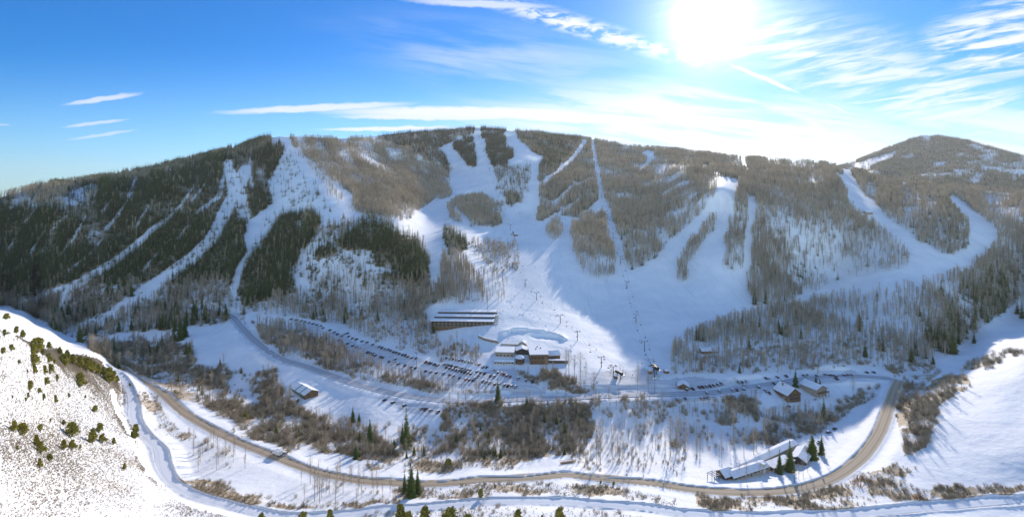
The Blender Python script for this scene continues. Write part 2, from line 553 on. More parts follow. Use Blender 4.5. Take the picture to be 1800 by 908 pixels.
# left face
paint([(-400, 360), (0, 335), (490, 226), (510, 240), (500, 262), (480, 262), (380, 285), (250, 316), (130, 330), (60, 350), (0, 365), (-400, 400)], asp=3.0, con=3.2)
paint([(-400, 390), (0, 356), (60, 345), (130, 330), (250, 318), (380, 285), (440, 272), (490, 250), (515, 270), (500, 300), (470, 330), (478, 350), (430, 400), (425, 470), (405, 515), (440, 545), (300, 530), (150, 520), (0, 520), (-400, 520)], con=8.0, asp=0.3)
add([(20, 335), (130, 330), (170, 345), (110, 368), (20, 368)], con=0.8, asp=2.5)
paint([(118, 336), (170, 325), (168, 343), (118, 362)], con=0.7)
paint([(-100, 520), (0, 515), (150, 500), (300, 500), (400, 490), (440, 530), (430, 562), (300, 580), (150, 592), (60, 580), (-100, 560)], asp=3.2, con=0.9, bru=1.5)
paint([(430, 450), (470, 400), (500, 372), (550, 374), (562, 390), (540, 430), (515, 480), (520, 520), (500, 548), (415, 535), (420, 480)], con=7.0, asp=0.4)
paint([(510, 480), (530, 440), (560, 400), (600, 395), (650, 378), (700, 400), (745, 430), (757, 465), (745, 495), (700, 500), (640, 500), (560, 505)], con=0.9, asp=0.9, bru=0.5)
paint([(640, 388), (700, 408), (740, 435), (757, 462), (752, 498), (690, 500), (660, 478), (655, 440), (600, 440), (560, 460), (555, 440), (620, 405)], con=6.0, asp=0.4)
paint([(560, 500), (620, 485), (760, 500), (745, 520), (560, 518)], con=2.0, asp=2.5)
paint([(420, 540), (520, 515), (560, 505), (760, 505), (800, 520), (870, 530), (760, 536), (755, 572), (760, 590), (700, 600), (640, 590), (600, 570), (520, 560), (470, 556)], asp=3.6, con=0.25, bru=1.0)
paint([(772, 450), (800, 445), (835, 480), (862, 520), (800, 522), (762, 510)], asp=4.6)
paint([(778, 402), (820, 418), (822, 440), (782, 448)], con=3.4, asp=0.6)
add([(820, 425), (905, 430), (915, 478), (870, 480), (835, 455)], asp=0.9, bru=0.7)
paint([(720, 400), (775, 414), (775, 470), (768, 503), (748, 503), (757, 460), (748, 435)])
paint([(860, 480), (835, 490), (870, 530), (885, 530), (890, 500)], asp=0.8)
# upper slopes behind the spur
paint([(502, 236), (560, 228), (640, 230), (740, 262), (792, 298), (790, 345), (745, 360), (722, 387), (690, 386), (622, 374), (612, 340), (590, 322), (560, 300), (530, 275), (508, 256)], asp=5.0, con=0.25)
paint([(640, 237), (700, 222), (838, 214), (838, 232), (800, 242), (770, 262), (785, 290), (792, 310), (735, 272), (690, 252)], con=3.6, asp=1.2)
add([(525, 262), (560, 300), (600, 340), (625, 374), (600, 372), (560, 325), (510, 262)], asp=0.8, con=0.15)
paint([(796, 252), (828, 224), (836, 275), (840, 292), (822, 292), (799, 270)], con=4.0)
paint([(842, 216), (892, 220), (890, 258), (902, 262), (890, 300), (864, 298), (850, 250)], con=3.8)
paint([(862, 298), (930, 290), (925, 340), (905, 362), (882, 350)], con=0.9, asp=0.4)
paint([(884, 342), (908, 338), (914, 356), (900, 366), (886, 358)], con=2.5, asp=2)
paint([(900, 218), (960, 225), (1040, 236), (1030, 246), (1012, 268), (975, 302), (948, 322), (943, 316), (955, 275), (914, 262), (906, 240)], con=3.0, asp=1.6)
paint([(785, 365), (800, 350), (840, 345), (878, 360), (885, 395), (840, 400), (795, 390)], asp=3.2, con=0.3)
cut([(800, 372), (822, 395)], 4, 6)
paint([(1020, 240), (1050, 240), (1058, 300), (1060, 350), (1012, 384), (985, 374), (945, 390), (948, 330), (985, 300)], asp=3.8, con=0.9)
paint([(960, 385), (985, 378), (985, 410), (970, 425), (958, 412)], asp=3.0)
paint([(1003, 400), (1020, 380), (1062, 376), (1074, 420), (1086, 460), (1078, 486), (1050, 492), (1020, 480), (1005, 440)], asp=5.2)
# middle and right hills
paint([(1045, 236), (1100, 246), (1200, 256), (1262, 268), (1262, 310), (1252, 345), (1232, 377), (1180, 422), (1155, 452), (1105, 478), (1092, 440), (1070, 375), (1055, 320)], asp=4.6, con=0.35)
paint([(1248, 262), (1380, 274), (1460, 280), (1480, 305), (1490, 340), (1497, 368), (1592, 440), (1599, 465), (1560, 480), (1480, 492), (1440, 507), (1370, 532), (1320, 537), (1312, 470), (1318, 400), (1325, 350), (1310, 335), (1255, 311)], asp=4.4, con=0.25)
paint([(1375, 395), (1430, 385), (1480, 410), (1480, 450), (1470, 485), (1400, 515), (1385, 480), (1400, 430)], asp=1.4, con=0.25)
paint([(1258, 312), (1292, 312), (1296, 330), (1290, 380), (1278, 440), (1268, 487), (1200, 502), (1150, 472), (1180, 432), (1235, 387), (1252, 347)])
paint([(1187, 465), (1205, 440), (1245, 388), (1260, 383), (1248, 410), (1215, 452), (1202, 494), (1187, 494)], asp=5.5)
paint([(1288, 350), (1300, 325), (1313, 335), (1314, 400), (1302, 470), (1288, 484), (1270, 472), (1280, 410)], asp=5.0, con=0.5)
paint([(1314, 345), (1328, 345), (1325, 400), (1319, 470), (1312, 505), (1298, 492), (1312, 420)])
paint([(1480, 286), (1550, 300), (1620, 315), (1672, 345), (1690, 375), (1704, 410), (1697, 442), (1665, 450), (1620, 427), (1560, 382), (1525, 346), (1497, 310)], asp=3.6, con=0.8)
paint([(1620, 312), (1800, 325), (2300, 340), (2300, 520), (1800, 520), (1700, 600), (1640, 645), (1560, 652), (1480, 642), (1180, 642), (1172, 625), (1220, 590), (1310, 553), (1500, 513), (1620, 490), (1700, 468), (1748, 420), (1712, 374), (1660, 340)], asp=3.6, con=0.12)
paint([(1180, 618), (1400, 600), (1600, 600), (1600, 650), (1480, 648), (1180, 660)], asp=2.3, bru=1.2, con=0.04)
add([(1600, 570), (1700, 500), (1800, 430), (1830, 500), (1740, 570), (1690, 612), (1630, 615)], con=1.6, asp=2.6)
cut([(1840, 495), (1795, 545), (1730, 590), (1660, 640)], 12, 7)
cut([(1560, 500), (1640, 485), (1700, 462), (1740, 425)], 14, 12)
cut([(1672, 352), (1690, 366), (1738, 412)], 8, 14)
cut([(1740, 412), (1716, 440), (1695, 465)], 9, 14)
cut([(1190, 606), (1250, 614), (1330, 610), (1420, 600), (1530, 590)], 3, 2)
# piste right of the knob
paint([(1462, 303), (1502, 314), (1520, 345), (1555, 382), (1600, 422), (1650, 452), (1690, 464), (1690, 476), (1640, 492), (1560, 507), (1450, 527), (1400, 542), (1382, 532), (1500, 502), (1590, 477), (1602, 458), (1560, 412), (1500, 374), (1490, 352)])
# narrow lanes and gaps
cut([(1041, 248), (1048, 300), (1058, 350), (1075, 400), (1088, 450), (1100, 492)], 3, 8)
cut([(835, 218), (848, 270), (866, 320)], 4.5, 7)
cut([(1027, 250), (1010, 275), (985, 300), (955, 322)], 5, 4)
cut([(1040, 313), (1005, 330), (972, 360)], 2, 4)
cut([(1020, 350), (985, 375), (960, 392)], 2, 6)
cut([(896, 232), (908, 255), (925, 268)], 7, 9)
for pl in ([(1130, 266), (1147, 266), (1150, 285), (1118, 302), (1116, 296), (1134, 284)], [(1232, 288), (1246, 288), (1247, 301), (1233, 299)], [(1298, 279), (1310, 280), (1318, 304), (1308, 303)],
           [(478, 240), (507, 236), (512, 262), (500, 262), (492, 250), (476, 262)], [(594, 242), (608, 241), (608, 251), (597, 250)], [(652, 236), (660, 236), (660, 256), (653, 252)], [(405, 258), (428, 254), (424, 262), (405, 264)]):
    paint(pl)
cut([(400, 292), (412, 340), (392, 380), (372, 420), (340, 452), (300, 482), (240, 522), (190, 560), (110, 592)], 11, 11, 0.05)
cut([(345, 375), (385, 345), (395, 300)], 3, 5, 0.1)
cut([(292, 388), (268, 402), (238, 432), (198, 462), (140, 497), (40, 538)], 5, 9, 0.08)
cut([(300, 300), (290, 322)], 3, 4, 0.2)
cut([(245, 305), (228, 335), (222, 360)], 2, 2, 0.3)
cut([(452, 430), (425, 465), (408, 510), (420, 545)], 5, 8, 0.05)
cut([(430, 300), (420, 330), (428, 380)], 10, 12, 0.15)
cut([(455, 300), (470, 340), (490, 372)], 8, 5, 0.4)
paint([(500, 262), (512, 262), (540, 300), (575, 345), (600, 368), (555, 372), (500, 376), (470, 410), (455, 440), (448, 430), (470, 375), (480, 345), (470, 318), (485, 290)], con=0.22)
cut([(590, 330), (612, 345), (608, 370)], 6, 9, 0.1)
cut([(500, 240), (520, 275), (560, 330), (600, 372)], 5, 9, 0.15)
cut([(540, 440), (580, 425), (640, 470), (700, 480)], 5, 4, 0.3)
for ln in ([(340, 330), (318, 360), (296, 385)], [(232, 340), (206, 380), (186, 402)], [(150, 380), (128, 420), (104, 452)], [(300, 420), (272, 450), (250, 475)], [(372, 300), (356, 330), (338, 352)], [(84, 395), (70, 420), (52, 446)],
           [(262, 360), (246, 384), (236, 404)], [(64, 366), (44, 392)], [(196, 350), (180, 372)], [(180, 420), (150, 455), (120, 475)], [(440, 262), (438, 300), (444, 330)], [(330, 395), (312, 420)], [(26, 420), (8, 450)]):
    cut(ln, 1.5, 3.2, 0.15)
# valley floor
paint([(140, 600), (200, 600), (330, 600), (345, 640), (420, 648), (480, 682), (540, 722), (620, 757), (770, 772), (782, 735), (776, 707), (860, 707), (1035, 707), (1042, 760), (1010, 800), (900, 817), (700, 817), (600, 800), (500, 790), (430, 768), (370, 720), (200, 645)], bru=6.5, asp=0.8, con=0.14)
add([(870, 710), (1035, 708), (1040, 750), (900, 745)], bru=8.5, asp=0.9, con=0.25)
add([(450, 655), (490, 655), (520, 690), (520, 715), (450, 705)], bru=8, asp=2.2)
paint([(385, 672), (430, 668), (445, 690), (440, 712), (400, 700)], bru=0.4)
add([(540, 725), (700, 745), (780, 760), (770, 775), (600, 765)], bru=2.5)
paint([(440, 566), (520, 582), (600, 618), (700, 662), (760, 676), (870, 692), (860, 698), (770, 692), (700, 684), (600, 657), (520, 632), (460, 602)], asp=3.4, bru=3.5)
paint([(700, 585), (760, 600), (860, 612), (850, 640), (760, 632), (690, 615)], asp=0.8, bru=1.0)
paint([(900, 655), (985, 655), (1045, 682), (1045, 690), (1000, 690), (930, 676)], bru=8, asp=1.2)
paint([(640, 560), (750, 575), (700, 600), (650, 600)], asp=1.5, bru=1.0)
add([(1035, 772), (1200, 772), (1350, 757), (1450, 717), (1530, 680), (1550, 684), (1490, 725), (1440, 758), (1380, 775), (1300, 790), (1200, 812), (1080, 825), (1000, 817)], bru=3.6, asp=0.7)
add([(1040, 700), (1130, 703), (1130, 735), (1040, 732)], bru=2.5, asp=0.8)
add([(1130, 703), (1340, 712), (1340, 740), (1130, 740)], bru=1.2, asp=1.3)
add([(1260, 700), (1340, 705), (1330, 745), (1270, 745)], bru=5, asp=1.5)
add([(1340, 730), (1440, 725), (1440, 755), (1340, 765)], bru=2, asp=3.0)
add([(1180, 745), (1330, 745), (1300, 800), (1150, 810)], asp=1.0, bru=0.8)
add([(1040, 745), (1180, 745), (1180, 830), (1030, 830)], asp=0.45, bru=0.5)
paint([(1572, 700), (1600, 690), (1640, 672), (1705, 650), (1710, 668), (1655, 700), (1645, 745), (1625, 790), (1592, 800), (1578, 750)], bru=9, asp=1.0)
paint([(1555, 645), (1640, 640), (1665, 650), (1605, 690), (1588, 690)], bru=5)
paint([(1690, 640), (1800, 612), (1830, 615), (1720, 650)], bru=4)
paint([(1480, 852), (1540, 832), (1572, 812), (1602, 822), (1590, 862), (1700, 852), (1830, 850), (1830, 862), (1600, 882), (1400, 897), (1230, 893), (1225, 872), (1400, 872)], bru=10)
add([(1230, 872), (1480, 872), (1480, 895), (1230, 892)], sage=25)
paint([(236, 674), (262, 690), (300, 738), (338, 770), (322, 777), (285, 760), (258, 740), (242, 710)], bru=4, sage=40)
paint([(300, 832), (360, 844), (450, 868), (520, 887), (640, 882), (700, 872), (700, 884), (600, 895), (480, 895), (380, 876), (320, 862)], bru=9, sage=20)
paint([(700, 857), (1000, 851), (1120, 862), (1190, 876), (1195, 886), (1080, 876), (960, 869), (850, 873), (700, 882)], bru=4.5, sage=45)
paint([(640, 897), (900, 889), (1000, 893), (1130, 906), (1200, 1000), (640, 1000)], bru=2.5, sage=25)
add([(330, 772), (430, 790), (450, 835), (330, 825)], asp=0.9, bru=0.6)
add([(520, 822), (690, 852), (690, 885), (520, 880)], asp=1.1, bru=0.4)
add([(650, 815), (900, 815), (900, 828), (650, 828)], bru=5)
add([(1030, 800), (1200, 815), (1200, 835), (1030, 830)], bru=1.5)
hill = [(-400, 540), (0, 548), (60, 575), (130, 612), (205, 660), (222, 690), (216, 720), (232, 770), (250, 830), (330, 890), (400, 908), (420, 1300), (-400, 1300)]
add(hill, sage=260, asp=0, con=0, bru=0)
patch = fbm(X0 / 26.0, DG / 34.0, 3, 81)
DEN['sage'] *= np.clip(0.85 + 0.6 * patch, 0.15, 1.5)
for k, sc_, s_ in (('asp', 42.0, 91), ('con', 38.0, 92), ('bru', 14.0, 93)):
    n = fbm(X0 / sc_, DG / (sc_ * 1.3), 3, s_)
    n2 = fbm((X0 + 0.5 * DG) / 26.0, (DG - 0.5 * X0) / 190.0, 2, s_ + 7)        # rakes running down the slope
    DEN[k] *= np.clip((1.05 if k == 'bru' else 1.05) + (1.0 if k == 'bru' else 0.5) * n + ({'asp': 0.55, 'con': 0.3, 'bru': 0}[k] * n2), 0.35 if k == 'con' else 0.1, 1.9) * {'asp': 1.55, 'con': 1.3, 'bru': 1.9}[k]
cut([(196, 690), (205, 722), (226, 760), (240, 800)], 5, 3, 0.0)
# bare the steep drop behind the near hillsides
gr = np.zeros(PXG.shape)
gr[:, :-1] = np.diff(np.log(DG), axis=1) / np.maximum(-np.diff(PYG, axis=1), 0.1)
steep = (gr > 0.012) & (PYG > 500) & (PYG < 700) & ((PXG < 235) | (PXG > 1600))
for k in DEN:
    DEN[k][steep] = 0
# no plants on roads, lots and under buildings
for k in DEN:
    DEN[k][ROADD < 0.8] = 0
    DEN[k][PYG > 1050] = 0
CLEAR = [[(505, 562), (560, 572), (650, 605), (760, 640), (900, 655), (960, 680), (960, 690), (880, 690), (760, 672), (680, 650), (600, 612), (540, 590)],
         [(480, 655), (560, 655), (700, 690), (780, 712), (775, 745), (640, 745), (540, 700), (500, 700)],
         [(744, 548), (760, 537), (872, 536), (884, 556), (878, 580), (752, 582)], [(840, 575), (1005, 575), (1010, 650), (860, 655)],
         [(1150, 665), (1340, 672), (1500, 655), (1510, 665), (1420, 680), (1300, 702), (1150, 705)], [(1355, 665), (1452, 660), (1455, 712), (1360, 715)],
         [(1255, 815), (1420, 762), (1470, 765), (1440, 825), (1260, 850)], [(350, 575), (430, 565), (480, 635), (350, 640)],
         [(1055, 640), (1150, 640), (1150, 680), (1060, 685)], [(1205, 610), (1265, 610), (1265, 625), (1205, 625)]]
for c in CLEAR:
    m = in_poly(PXG + 0.5 * (WPX - PXG), PYG + 0.5 * (WPY - PYG), c)
    for k in DEN:
        DEN[k][m] = 0
LOT = np.zeros(PXG.shape)
for c in (CLEAR[0], CLEAR[4], [(660, 698), (780, 714), (775, 732), (700, 722)], [(1010, 655), (1150, 655), (1160, 690), (1020, 690)]):
    LOT[in_poly(WPX, WPY, c)] = 1
LOT[(ROADD > 0) & (ROADD < 2.2)] = 0.5
VEG = np.clip(DEN['asp'] / 5.0 * np.where(DG > 950, 0.36, 0.16) + DEN['con'] / 4.0 * 0.5 + DEN['bru'] / 8.0 * 0.35 + DEN['sage'] / 260.0 * 0.34, 0, 1)


# ------------------------------------------------------------------ materials
def principled(name, col=(0.5, 0.5, 0.5), rough=0.8, **kw):
    m = bpy.data.materials.new(name)
    m.use_nodes = True
    b = m.node_tree.nodes['Principled BSDF']
    b.inputs['Base Color'].default_value = (*col, 1)
    b.inputs['Roughness'].default_value = rough
    b.inputs['Specular IOR Level'].default_value = kw.get('spec', 0.25)
    if 'metal' in kw:
        b.inputs['Metallic'].default_value = kw['metal']
    return m, NT(m.node_tree), b


def varied(name, c1, c2, scale=0.6, rough=0.85, inst=0.0, spec=0.2, detail=4):
    """two-tone noise material; inst = share of per-plant random tone"""
    m, t, b = principled(name, c1, rough, spec=spec)
    g = t.node('ShaderNodeNewGeometry')
    n = t.noise(g.outputs['Position'], scale, detail, 0.6)
    f = t.ss(n, 0.35, 0.65)
    if inst:
        oi = t.node('ShaderNodeObjectInfo')
        f = t.m('ADD', t.m('MULTIPLY', f, 1 - inst), t.m('MULTIPLY', oi.outputs['Random'], inst))
    t.l.new(t.mix(f, RGB(*c1), RGB(*c2)), b.inputs['Base Color'])
    return m


def snow_ground():
    m, t, b = principled('snow_ground', (0.84, 0.86, 0.9), 0.75, spec=0.2)
    g = t.node('ShaderNodeNewGeometry')
    pos = g.outputs['Position']
    at = t.node('ShaderNodeAttribute', attribute_name='veg')
    veg = at.outputs['Fac']
    n1 = t.noise(pos, 0.9, 5.0, 0.7)
    n2 = t.noise(pos, 0.16, 4.0, 0.6)
    f = t.m('ADD', t.m('MULTIPLY', n1, 0.65), t.m('MULTIPLY', n2, 0.35))
    th = t.m('SUBTRACT', 0.70, t.m('MULTIPLY', veg, 0.42))
    lit = t.m('MULTIPLY', t.m('SUBTRACT', f, th), 14.0, clamp=True)
    lit = t.m('MULTIPLY', lit, t.ss(veg, 0.02, 0.10))
    earth = t.mix(n2, RGB(0.32, 0.245, 0.16), RGB(0.50, 0.39, 0.27))
    sn = t.mix(t.ss(t.noise(pos, 0.03, 5, 0.6), 0.35, 0.65), RGB(0.80, 0.81, 0.84), RGB(0.88, 0.88, 0.89))
    # groomed and ploughed snow: long faint marks, and packed grey lots
    mp = t.node('ShaderNodeMapping')
    t.l.new(pos, mp.inputs[0])
    mp.inputs['Rotation'].default_value = (0, 0, 0.12)
    mp.inputs['Scale'].default_value = (0.35, 0.012, 0.05)
    gm = t.noise(mp.outputs[0], 1.0, 4, 0.65)
    sn = t.mix(t.ss(gm, 0.52, 0.72, 0.0, 0.45), sn, RGB(0.62, 0.64, 0.68))
    lot = t.node('ShaderNodeAttribute', attribute_name='lot').outputs['Fac']
    mp2 = t.node('ShaderNodeMapping')
    t.l.new(pos, mp2.inputs[0])
    mp2.inputs['Rotation'].default_value = (0, 0, 0.9)
    mp2.inputs['Scale'].default_value = (0.05, 0.6, 0.2)
    rut = t.noise(mp2.outputs[0], 1.0, 5, 0.7)
    sn = t.mix(t.m('MULTIPLY', lot, t.ss(rut, 0.3, 0.62, 0.25, 0.9)), sn, RGB(0.50, 0.51, 0.54))
    sn = t.mix(t.m('MULTIPLY', veg, 0.45), sn, RGB(0.56, 0.47, 0.36))
    t.l.new(t.mix(lit, sn, earth), b.inputs['Base Color'])
    bp = t.node('ShaderNodeBump')
    bp.inputs['Strength'].default_value = 0.5
    bp.inputs['Distance'].default_value = 1.0
    h = t.m('ADD', t.m('MULTIPLY', t.noise(pos, 0.25, 5, 0.55), 0.9), t.m('MULTIPLY', t.noise(pos, 1.2, 3, 0.5), 0.25))
    t.l.new(h, bp.inputs['Height'])
    t.l.new(bp.outputs[0], b.inputs['Normal'])
    return m


def road_mat(name, base, track, edge, hw):
    """a road sheet: attribute 'across' runs 0..1 over its width, 'along' in metres"""
    m, t, b = principled(name, base, 0.8, spec=0.2)
    ac = t.node('ShaderNodeAttribute', attribute_name='across').outputs['Fac']
    al = t.node('ShaderNodeAttribute', attribute_name='along').outputs['Fac']
    d = t.m('ABSOLUTE', t.m('SUBTRACT', ac, 0.5))
    v = t.comb(t.m('MULTIPLY', al, 0.03), t.m('MULTIPLY', ac, 9.0))
    n = t.noise(v, 1.6, 5, 0.6)
    w = t.m('ADD', t.m('MULTIPLY', t.m('SUBTRACT', n, 0.5), 0.16), d)
    tr = t.m('MULTIPLY', t.ss(t.m('ABSOLUTE', t.m('SUBTRACT', w, 0.22)), 0.11, 0.03), t.ss(n, 0.2, 0.55))
    tr2 = t.ss(w, 0.05, 0.0)
    c = t.mix(t.m('MAXIMUM', tr, t.m('MULTIPLY', tr2, 0.5)), RGB(*base), RGB(*track))
    c = t.mix(t.ss(w, 0.40, 0.47), c, RGB(*edge))
    t.l.new(c, b.inputs['Base Color'])
    return m


M = {}
M['snow'] = snow_ground()
M['sand'] = road_mat('sanded_road', (0.50, 0.39, 0.27), (0.37, 0.27, 0.18), (0.66, 0.60, 0.52), 4)
M['packed'] = road_mat('packed_snow_road', (0.50, 0.51, 0.55), (0.36, 0.37, 0.40), (0.76, 0.77, 0.8), 3)
M['track'] = road_mat('snowy_track', (0.80, 0.81, 0.84), (0.72, 0.73, 0.77), (0.82, 0.83, 0.86), 3)
M['needles'] = varied('spruce_needles', (0.034, 0.078, 0.014), (0.14, 0.16, 0.026), 0.5, inst=0.55)
M['needles_olive'] = varied('juniper_needles', (0.20, 0.20, 0.035), (0.40, 0.33, 0.06), 0.8, inst=0.4)
M['bark'] = varied('spruce_bark', (0.07, 0.05, 0.035), (0.13, 0.095, 0.07), 2.0)
M['aspen_bark'] = varied('aspen_bark', (0.30, 0.27, 0.21), (0.46, 0.42, 0.34), 0.7, inst=0.5)
M['aspen_twig'] = varied('aspen_twigs', (0.34, 0.26, 0.17), (0.66, 0.53, 0.37), 0.05, inst=0.5)
M['far_twig'] = varied('far_aspen_twigs', (0.42, 0.32, 0.21), (0.80, 0.64, 0.45), 0.02, inst=0.6)
M['brush'] = varied('brush_stems', (0.22, 0.175, 0.11), (0.52, 0.42, 0.28), 0.12, inst=0.5)
M['brush_red'] = varied('rusty_brush_stems', (0.24, 0.11, 0.035), (0.36, 0.18, 0.06), 0.3, inst=0.5)
M['sage'] = varied('sagebrush_stems', (0.30, 0.24, 0.165), (0.50, 0.41, 0.29), 0.2, inst=0.6)


# ------------------------------------------------------------------ tagging and mesh helpers
def tag(o, label=None, cat=None, group=None, kind=None):
    if label:
        o['label'] = label
    if cat:
        o['category'] = cat
    if group:
        o['group'] = group
    if kind:
        o['kind'] = kind
    return o


def mesh_np(name, V, Fq, mats, mi=None, smooth=False, attrs=None):
    """mesh from numpy arrays: V (n,3), Fq (m,3 or 4)"""
    me = bpy.data.meshes.new(name)
    V = np.asarray(V, np.float32)
    Fq = np.asarray(Fq, np.int32)
    me.vertices.add(len(V))
    me.vertices.foreach_set('co', V.ravel())
    me.loops.add(Fq.size)
    me.loops.foreach_set('vertex_index', Fq.ravel())
    me.polygons.add(len(Fq))
    k = Fq.shape[1]
    me.polygons.foreach_set('loop_start', np.arange(0, Fq.size, k, dtype=np.int32))
    if mi is not None:
        me.polygons.foreach_set('material_index', np.asarray(mi, np.int32))
    me.polygons.foreach_set('use_smooth', np.full(len(Fq), smooth, bool))
    for nm, arr in (attrs or {}).items():
        a = me.attributes.new(nm, 'FLOAT', 'POINT')
        a.data.foreach_set('value', np.asarray(arr, np.float32).ravel())
    me.update()
    me.validate()
    for m in mats:
        me.materials.append(m)
    return me


def link(name, data, loc=(0, 0, 0), parent=None):
    o = bpy.data.objects.new(name, data)
    o.location = loc
    COL.objects.link(o)
    if parent is not None:
        o.parent = parent
    return o


class MB:
    """collects plain pieces of one mesh"""
    def __init__(self):
        self.v, self.f, self.m = [], [], []

    def quad(self, a, b, c, d, m=0):
        n = len(self.v)
        self.v += [a, b, c, d]
        self.f.append((n, n + 1, n + 2, n + 3))
        self.m.append(m)

    def tri(self, a, b, c, m=0):
        n = len(self.v)
        self.v += [a, b, c]
        self.f.append((n, n + 1, n + 2))
        self.m.append(m)

    def poly(self, pts, m=0):
        n = len(self.v)
        self.v += list(pts)
        self.f.append(tuple(range(n, n + len(pts))))
        self.m.append(m)

    def box(self, x0, x1, y0, y1, z0, z1, m=0):
        n = len(self.v)
        self.v += [(x0, y0, z0), (x1, y0, z0), (x1, y1, z0), (x0, y1, z0), (x0, y0, z1), (x1, y0, z1), (x1, y1, z1), (x0, y1, z1)]
        for f in ((0, 3, 2, 1), (4, 5, 6, 7), (0, 1, 5, 4), (1, 2, 6, 5), (2, 3, 7, 6), (3, 0, 4, 7)):
            self.f.append(tuple(n + i for i in f))
            self.m.append(m)

    def tube(self, a, b, r0, r1, n=6, m=0, cap=True):
        a, b = np.array(a, float), np.array(b, float)
        d = b - a
        d /= np.linalg.norm(d) + 1e-9
        u = np.cross(d, (0, 0, 1.0) if abs(d[2]) < 0.9 else (1.0, 0, 0))
        u /= np.linalg.norm(u)
        w = np.cross(d, u)
        k = len(self.v)
        for c, r in ((a, r0), (b, r1)):
            for i in range(n):
                t = 2 * pi * i / n
                self.v.append(tuple(c + r * (cos(t) * u + sin(t) * w)))
        for i in range(n):
            j = (i + 1) % n
            self.f.append((k + i, k + j, k + n + j, k + n + i))
            self.m.append(m)
        if cap:
            self.f.append(tuple(k + n + i for i in range(n)))
            self.m.append(m)
            self.f.append(tuple(k + n - 1 - i for i in range(n)))
            self.m.append(m)

    def mesh(self, name, mats, smooth=False):
        me = bpy.data.meshes.new(name)
        me.from_pydata([tuple(map(float, p)) for p in self.v], [], self.f)
        me.polygons.foreach_set('material_index', np.array(self.m, np.int32))
        me.polygons.foreach_set('use_smooth', np.full(len(self.f), smooth, bool))
        me.update()
        for m in mats:
            me.materials.append(m)
        return me

    def build(self, name, mats, parent=None, loc=(0, 0, 0), smooth=False):
        return link(name, self.mesh(name, mats if isinstance(mats, list) else [mats], smooth), loc, parent)


def empty(name, loc, rz=0.0):
    o = bpy.data.objects.new(name, None)
    o.empty_display_size = 1.0
    o.location = loc
    o.rotation_euler = (0, 0, rz)
    COL.objects.link(o)
    return o


# ------------------------------------------------------------------ the ground sheet
def build_ground():
    NB = 10
    Yc, zc = DG[:, -1], ZG[:, -1]
    Xb, Yb, Zb = [], [], []
    for s in np.linspace(0, 1, NB + 1)[1:]:
        Y = Yc * (1 + 0.9 * s * s + 0.1 * s)
        Xb.append((GX - 900) / F * Y)
        Yb.append(Y)
        Zb.append(zc - (zc + 62) * (s ** 1.5))
    X = np.hstack([X0, np.array(Xb).T])
    Y = np.hstack([DG, np.array(Yb).T])
    Z = np.hstack([ZG, np.array(Zb).T])
    veg = np.hstack([VEG, np.repeat(VEG[:, -1:], NB, 1)])
    lot = np.hstack([LOT, np.repeat(LOT[:, -1:], NB, 1)])
    ni, nj = X.shape
    i, j = np.meshgrid(np.arange(ni - 1), np.arange(nj - 1), indexing='ij')
    a = (i * nj + j).ravel()
    q = np.stack([a, a + nj, a + nj + 1, a + 1], 1)
    me = mesh_np('ground', np.stack([X, Y, Z], 2).reshape(-1, 3), q, [M['snow']], smooth=True, attrs={'veg': veg, 'lot': lot})
    tag(link('ground', me), kind='structure')
    # the plain beyond, reaching the horizon
    b = MB()
    R, n = 15000, 48
    b.poly([(R * cos(2 * pi * k / n), R * sin(2 * pi * k / n), -60) for k in range(n)])
    m, t, p = principled('far_plain', (0.55, 0.57, 0.6), 0.9)
    g = t.node('ShaderNodeNewGeometry')
    t.l.new(t.mix(t.ss(t.noise(g.outputs['Position'], 0.002, 6, 0.6), 0.42, 0.56), RGB(0.10, 0.10, 0.09), RGB(0.75, 0.76, 0.8)), p.inputs['Base Color'])
    tag(b.build('terrain', m), kind='structure')


build_ground()


